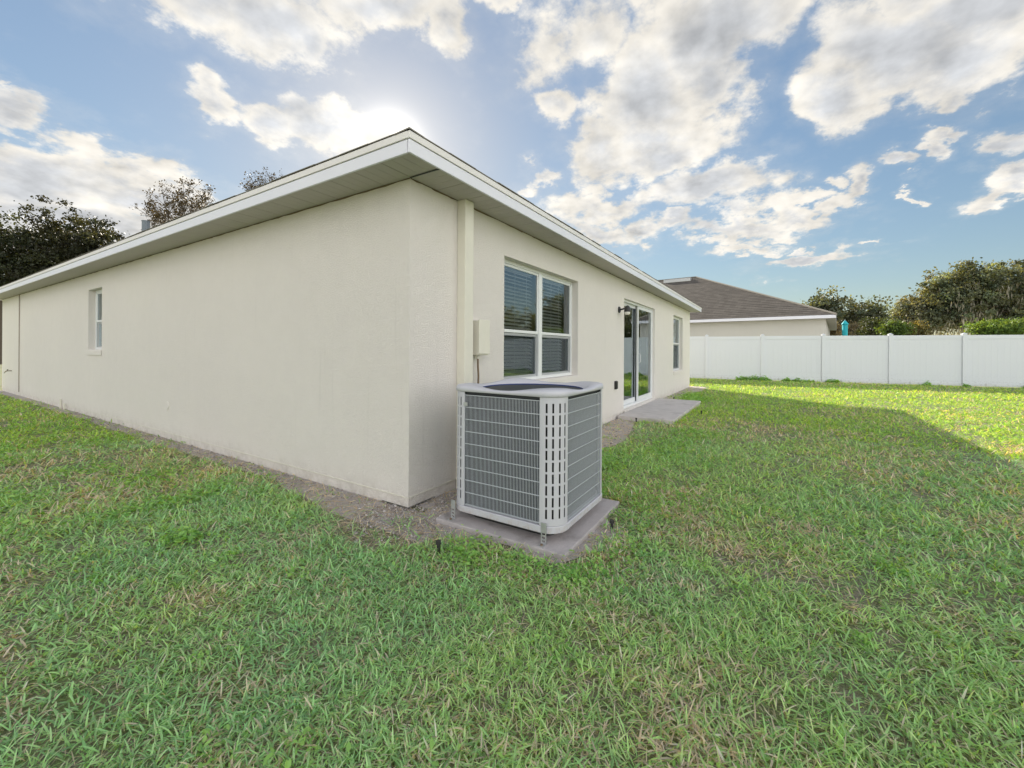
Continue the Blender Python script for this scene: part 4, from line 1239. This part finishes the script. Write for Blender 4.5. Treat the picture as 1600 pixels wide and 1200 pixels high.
def make_grass(name, n, seed, label, hgt, wid, lean, dry_bias=0.0, green=None, flat=False, mask=None, dmax=26, power=1.5, soilmode=False):
    x, y, d, r = sample_ground(n, seed, dmax, power)
    keep = ~inside_bare(x, y)
    fencex = (x - FP0.x) * (-FD.y) + (y - FP0.y) * FD.x       # signed distance from fence line
    keep &= (fencex < -.02)
    p = mask(x, y) if mask is not None else density(x, y)
    keep &= r.random(n) < p
    x, y, d = x[keep], y[keep], d[keep]; n = len(x)
    grow = np.clip(d / 2.4, 1, 8) ** .62
    tall = .75 + .6 * fbm(x * 1.6, y * 1.6, 77, 3)
    L_ = hgt * r.uniform(.5, 1.45, n) * tall * np.clip(grow, 1, 1.6)
    W = wid * r.uniform(.6, 1.3, n) * grow
    az = r.uniform(0, 2 * np.pi, n)
    ln = np.clip(r.normal(lean, .24, n), .08, 1.5)          # angle from vertical
    cv = r.uniform(.2, 1.0, n)                              # extra bend
    dx, dy = np.cos(az), np.sin(az); sx, sy = -dy, dx
    rows = []
    px, py, pz = x.copy(), y.copy(), np.full(n, .002) + r.uniform(0, .012, n)
    tw = r.uniform(-.5, .5, n)
    for k, (t, wk) in enumerate(((0, .75), (.36, 1.0), (.72, .72), (1.0, .0))):
        if k:
            st = L_ * (t - pt); a = np.minimum(ln + cv * t, 1.62)
            px = px + dx * np.sin(a) * st; py = py + dy * np.sin(a) * st; pz = np.maximum(pz + np.cos(a) * st, .004)
        pt = t
        hw_ = W * wk / 2; tz = np.sin(tw) * hw_
        if wk > 0:
            rows.append(np.stack([px - sx * hw_, py - sy * hw_, pz - tz], 1)); rows.append(np.stack([px + sx * hw_, py + sy * hw_, pz + tz], 1))
        else: rows.append(np.stack([px, py, pz], 1))
    V = np.stack(rows, 1)                                   # n,7,3
    base = (np.arange(n) * 7)[:, None]
    quads = np.array([[0, 1, 3, 2], [2, 3, 5, 4]]); tri = np.array([4, 5, 6])
    loops = np.concatenate([np.broadcast_to(base + quads[0], (n, 4)), np.broadcast_to(base + quads[1], (n, 4)), np.broadcast_to(base + tri, (n, 3))], 1).ravel()
    st = np.array([0, 4, 8]); starts = ((np.arange(n) * 11)[:, None] + st).ravel(); totals = np.tile([4, 4, 3], n)
    # colour
    dryf = fbm(x * .9, y * .9, 40, 4); fine = fbm(x * 5, y * 5, 55, 3)
    pd = np.clip(.14 + 1.9 * (dryf - .5) + 1.1 * (fine - .5) + dry_bias, .03, .9)
    pd = pd * np.where(d > 9, .45, 1.0)
    isdry = r.random(n) < pd
    u = r.random(n)[:, None]; tone = fbm(x * .55 + 9, y * .55, 61, 3)[:, None]
    G1 = np.array((.15, .38, .09)); G2 = np.array((.57, .88, .36)); G3 = np.array((.50, .78, .54))
    gcol = G1 * (1 - u) + G2 * u
    tone = tone * np.where(d > 8, .35, 1.0)[:, None]
    gcol = gcol * (1 - .5 * tone) + G3 * (.5 * tone)
    gcol[d > 8, 2] *= .55  # far blades tinted yellower to put the sunlit look into their colour
    hv = (fbm(x * 1.3 + 3, y * 1.3, 88, 3) - .5)[:, None]
    gcol = gcol * (1 + hv * np.array((.45, .2, -.2)))
    if green is not None: gcol = np.array(green[0]) * (1 - u) + np.array(green[1]) * u
    D1 = np.array((.54, .47, .39)); D2 = np.array((.82, .77, .70)); dcol = D1 * (1 - u) + D2 * u
    col = np.where(isdry[:, None], dcol, gcol) * r.uniform(.6, 1.2, (n, 1))
    colv = np.repeat(col, 7, axis=0).reshape(n, 7, 3).copy()
    tipdry = (r.random(n) < .25)
    colv[tipdry, 6] = D2; colv[tipdry, 5] = colv[tipdry, 5] * .5 + D1 * .5; colv[tipdry, 4] = colv[tipdry, 4] * .5 + D1 * .5
    o = fast_mesh(name, V.reshape(-1, 3), None, 0, M['grass'], np.clip(colv.reshape(-1, 3), 0, .8), loops=loops, starts=starts, totals=totals)
    tag(o, kind='stuff', label=label, cat='grass')
    return o
make_grass('grass', 640000, 3, 'green lawn grass with pale dry blades mixed in', .044, .0054, .80)
make_grass('dry_grass', 95000, 5, 'pale straw coloured dead grass lying flat through the lawn', .048, .0034, 1.32, dry_bias=2)
# straw litter on the bare soil along the walls and round the pad
def strawmask(x, y):
    p = density(x, y); near = ((x > -.75) & (y > -.5)) | ((y > -1.9) & (x > -.5) & (x < XR + 1) )
    return np.where(near & (p < .5), .36, .0)
make_grass('straw_litter', 380000, 8, 'tan straw and dead runners on the bare soil by the walls', .06, .0030, 1.42, dry_bias=2, mask=strawmask, dmax=16, power=1.1)

# leafy weeds: small rounded leaves in mats
def make_weeds():
    r = np.random.default_rng(99)
    spots = []
    def mat_(cx_, cy_, rx, ry, n, h=.05, s=.022): spots.append((cx_, cy_, rx, ry, n, h, s))
    mat_(1.22, -1.25, .20, .36, 600); mat_(1.40, -1.05, .30, .35, 600); mat_(.92, -1.66, .40, .20, 480, .05); mat_(1.35, -1.75, .40, .30, 500)
    mat_(-.34, -.86, .20, .20, 420, .055, .024); mat_(-.10, -1.62, .26, .16, 260, .05, .022); mat_(-.27, -1.25, .14, .24, 330, .05, .022); mat_(.25, -1.68, .34, .16, 300, .045); mat_(-.20, -1.5, .10, .08, 150, .05, .022)
    mat_(2.0, -.8, .6, .30, 1200, .06, .03); mat_(3.2, -1.3, .8, .3, 1200, .05, .03); mat_(8.9, -.8, .5, .3, 900, .09, .045); mat_(9.6, -.6, .8, .25, 900, .1, .05); mat_(4.4, -1.5, .5, .35, 800, .06, .035)
    for k in range(170):
        Y = r.uniform(.9, 9); X = r.uniform(-1.2, 1.25) * Y; p = camxy(X, Y); mat_(p.x, p.y, r.uniform(.04, .16), r.uniform(.04, .16), int(r.uniform(12, 90)), .045, .020)
    for k in range(40):
        y = r.uniform(.5, 12); mat_(-r.uniform(.5, 2.6), y, r.uniform(.1, .4), r.uniform(.1, .4), 200, .06, .03)
    cen = []; sz = []
    for (cx_, cy_, rx, ry, n, h, s) in spots:
        q = r.normal(size=(n, 2)) * .6; x = cx_ + q[:, 0] * rx; y = cy_ + q[:, 1] * ry; z = r.uniform(.012, h, n)
        ok = ~inside_bare(x, y) & (x < XR + 2); cen.append(np.stack([x, y, z], 1)[ok]); sz.append(np.full(ok.sum(), s))
    # scattered along the fence foot
    n = 9000; t = r.uniform(-6, 26, n); nn = fbm(t * 1.2, t * 0, 14, 3); ok = nn > .62
    t = t[ok]; off = -np.abs(r.normal(0, .10, len(t))) - .06; pos = np.array(FP0)[None, :2] + t[:, None] * np.array((FD.x, FD.y)) + off[:, None] * np.array((-FD.y, FD.x))
    z = np.abs(r.normal(0, .09, len(t))) * (nn[ok] - .58) * 6; cen.append(np.stack([pos[:, 0], pos[:, 1], z + .02], 1)); sz.append(np.full(len(t), .085))
    cen = np.concatenate(cen); sz = np.concatenate(sz); n = len(cen)
    # six-sided leaves tilted around the vertical
    nz = np.stack([r.normal(0, .45, n), r.normal(0, .45, n), np.ones(n)], 1); nz /= np.linalg.norm(nz, axis=1)[:, None]
    a = np.cross(nz, r.normal(size=(n, 3))); a /= np.linalg.norm(a, axis=1)[:, None]; b_ = np.cross(nz, a)
    ss = sz * r.uniform(.6, 1.4, n); V = []
    for (p, q, lift) in ((-1, 0, 0), (-.3, .55, .12), (.45, .5, .1), (1, 0, -.1), (.45, -.5, .1), (-.3, -.55, .12)):
        V.append(cen + (a * p + b_ * q * .8 + nz * lift) * (ss * .5)[:, None] * 1.2)
    V = np.stack(V, 1).reshape(-1, 3)
    u = r.random((n, 1)); col = (np.array((.15, .36, .08)) * (1 - u) + np.array((.42, .68, .22)) * u)
    o = fast_mesh('weeds', V, np.arange(6 * n), 6, M['grass'], np.repeat(col, 6, axis=0))
    tag(o, kind='stuff', label='small leafy green weeds in patches through the lawn and by the pad', cat='weeds')
make_weeds()

# ------------------------------------------------------------------ small stones on the bare soil
def make_gravel():
    r = np.random.default_rng(5); P = []
    y = r.uniform(-.4, 9, 2600); x = -r.random(2600) * soil_edge(np.clip(y, 0, YL), 'L') * 1.1; P.append(np.stack([x, y], 1))
    x = r.uniform(0, 13, 2200); y = -r.random(2200) * soil_edge(x, 'R') * 1.0; P.append(np.stack([x, y], 1))
    a = r.uniform(0, 6.283, 1400); q = r.random(1400) ** .5; P.append(np.stack([-.05 + .55 * q * np.cos(a), -.15 + .42 * q * np.sin(a)], 1))
    P = np.concatenate(P); P = P[~inside_bare(P[:, 0], P[:, 1])]; n = len(P)
    s = r.uniform(.003, .010, n) * np.where(r.random(n) < .06, 1.9, 1)
    base = np.array([(1, 0, 0), (0, 1, 0), (-1, 0, 0), (0, -1, 0), (0, 0, .7), (0, 0, -.5)])
    V = base[None] * s[:, None, None] * r.uniform(.55, 1.3, (n, 6, 1)) + r.normal(0, .15, (n, 6, 3)) * s[:, None, None]
    V[:, :, 0] += P[:, None, 0]; V[:, :, 1] += P[:, None, 1]; V[:, :, 2] += .008 + s[:, None] * .2
    F = np.array([[0, 1, 4], [1, 2, 4], [2, 3, 4], [3, 0, 4], [1, 0, 5], [2, 1, 5], [3, 2, 5], [0, 3, 5]])
    F = (np.arange(n)[:, None, None] * 6 + F[None]).reshape(-1)
    u = r.random((n, 1)); c = np.array((.24, .19, .16)) * (1 - u) + np.array((.66, .62, .60)) * u
    o = fast_mesh('gravel', V.reshape(-1, 3), F, 3, M['stone'], np.repeat(c, 6, axis=0))
    tag(o, kind='stuff', label='small stones and grit scattered on the bare soil by the walls', cat='gravel')
M['stone'] = mat_attr('stone_grit', 0.0, 0.85, 0.2)
make_gravel()
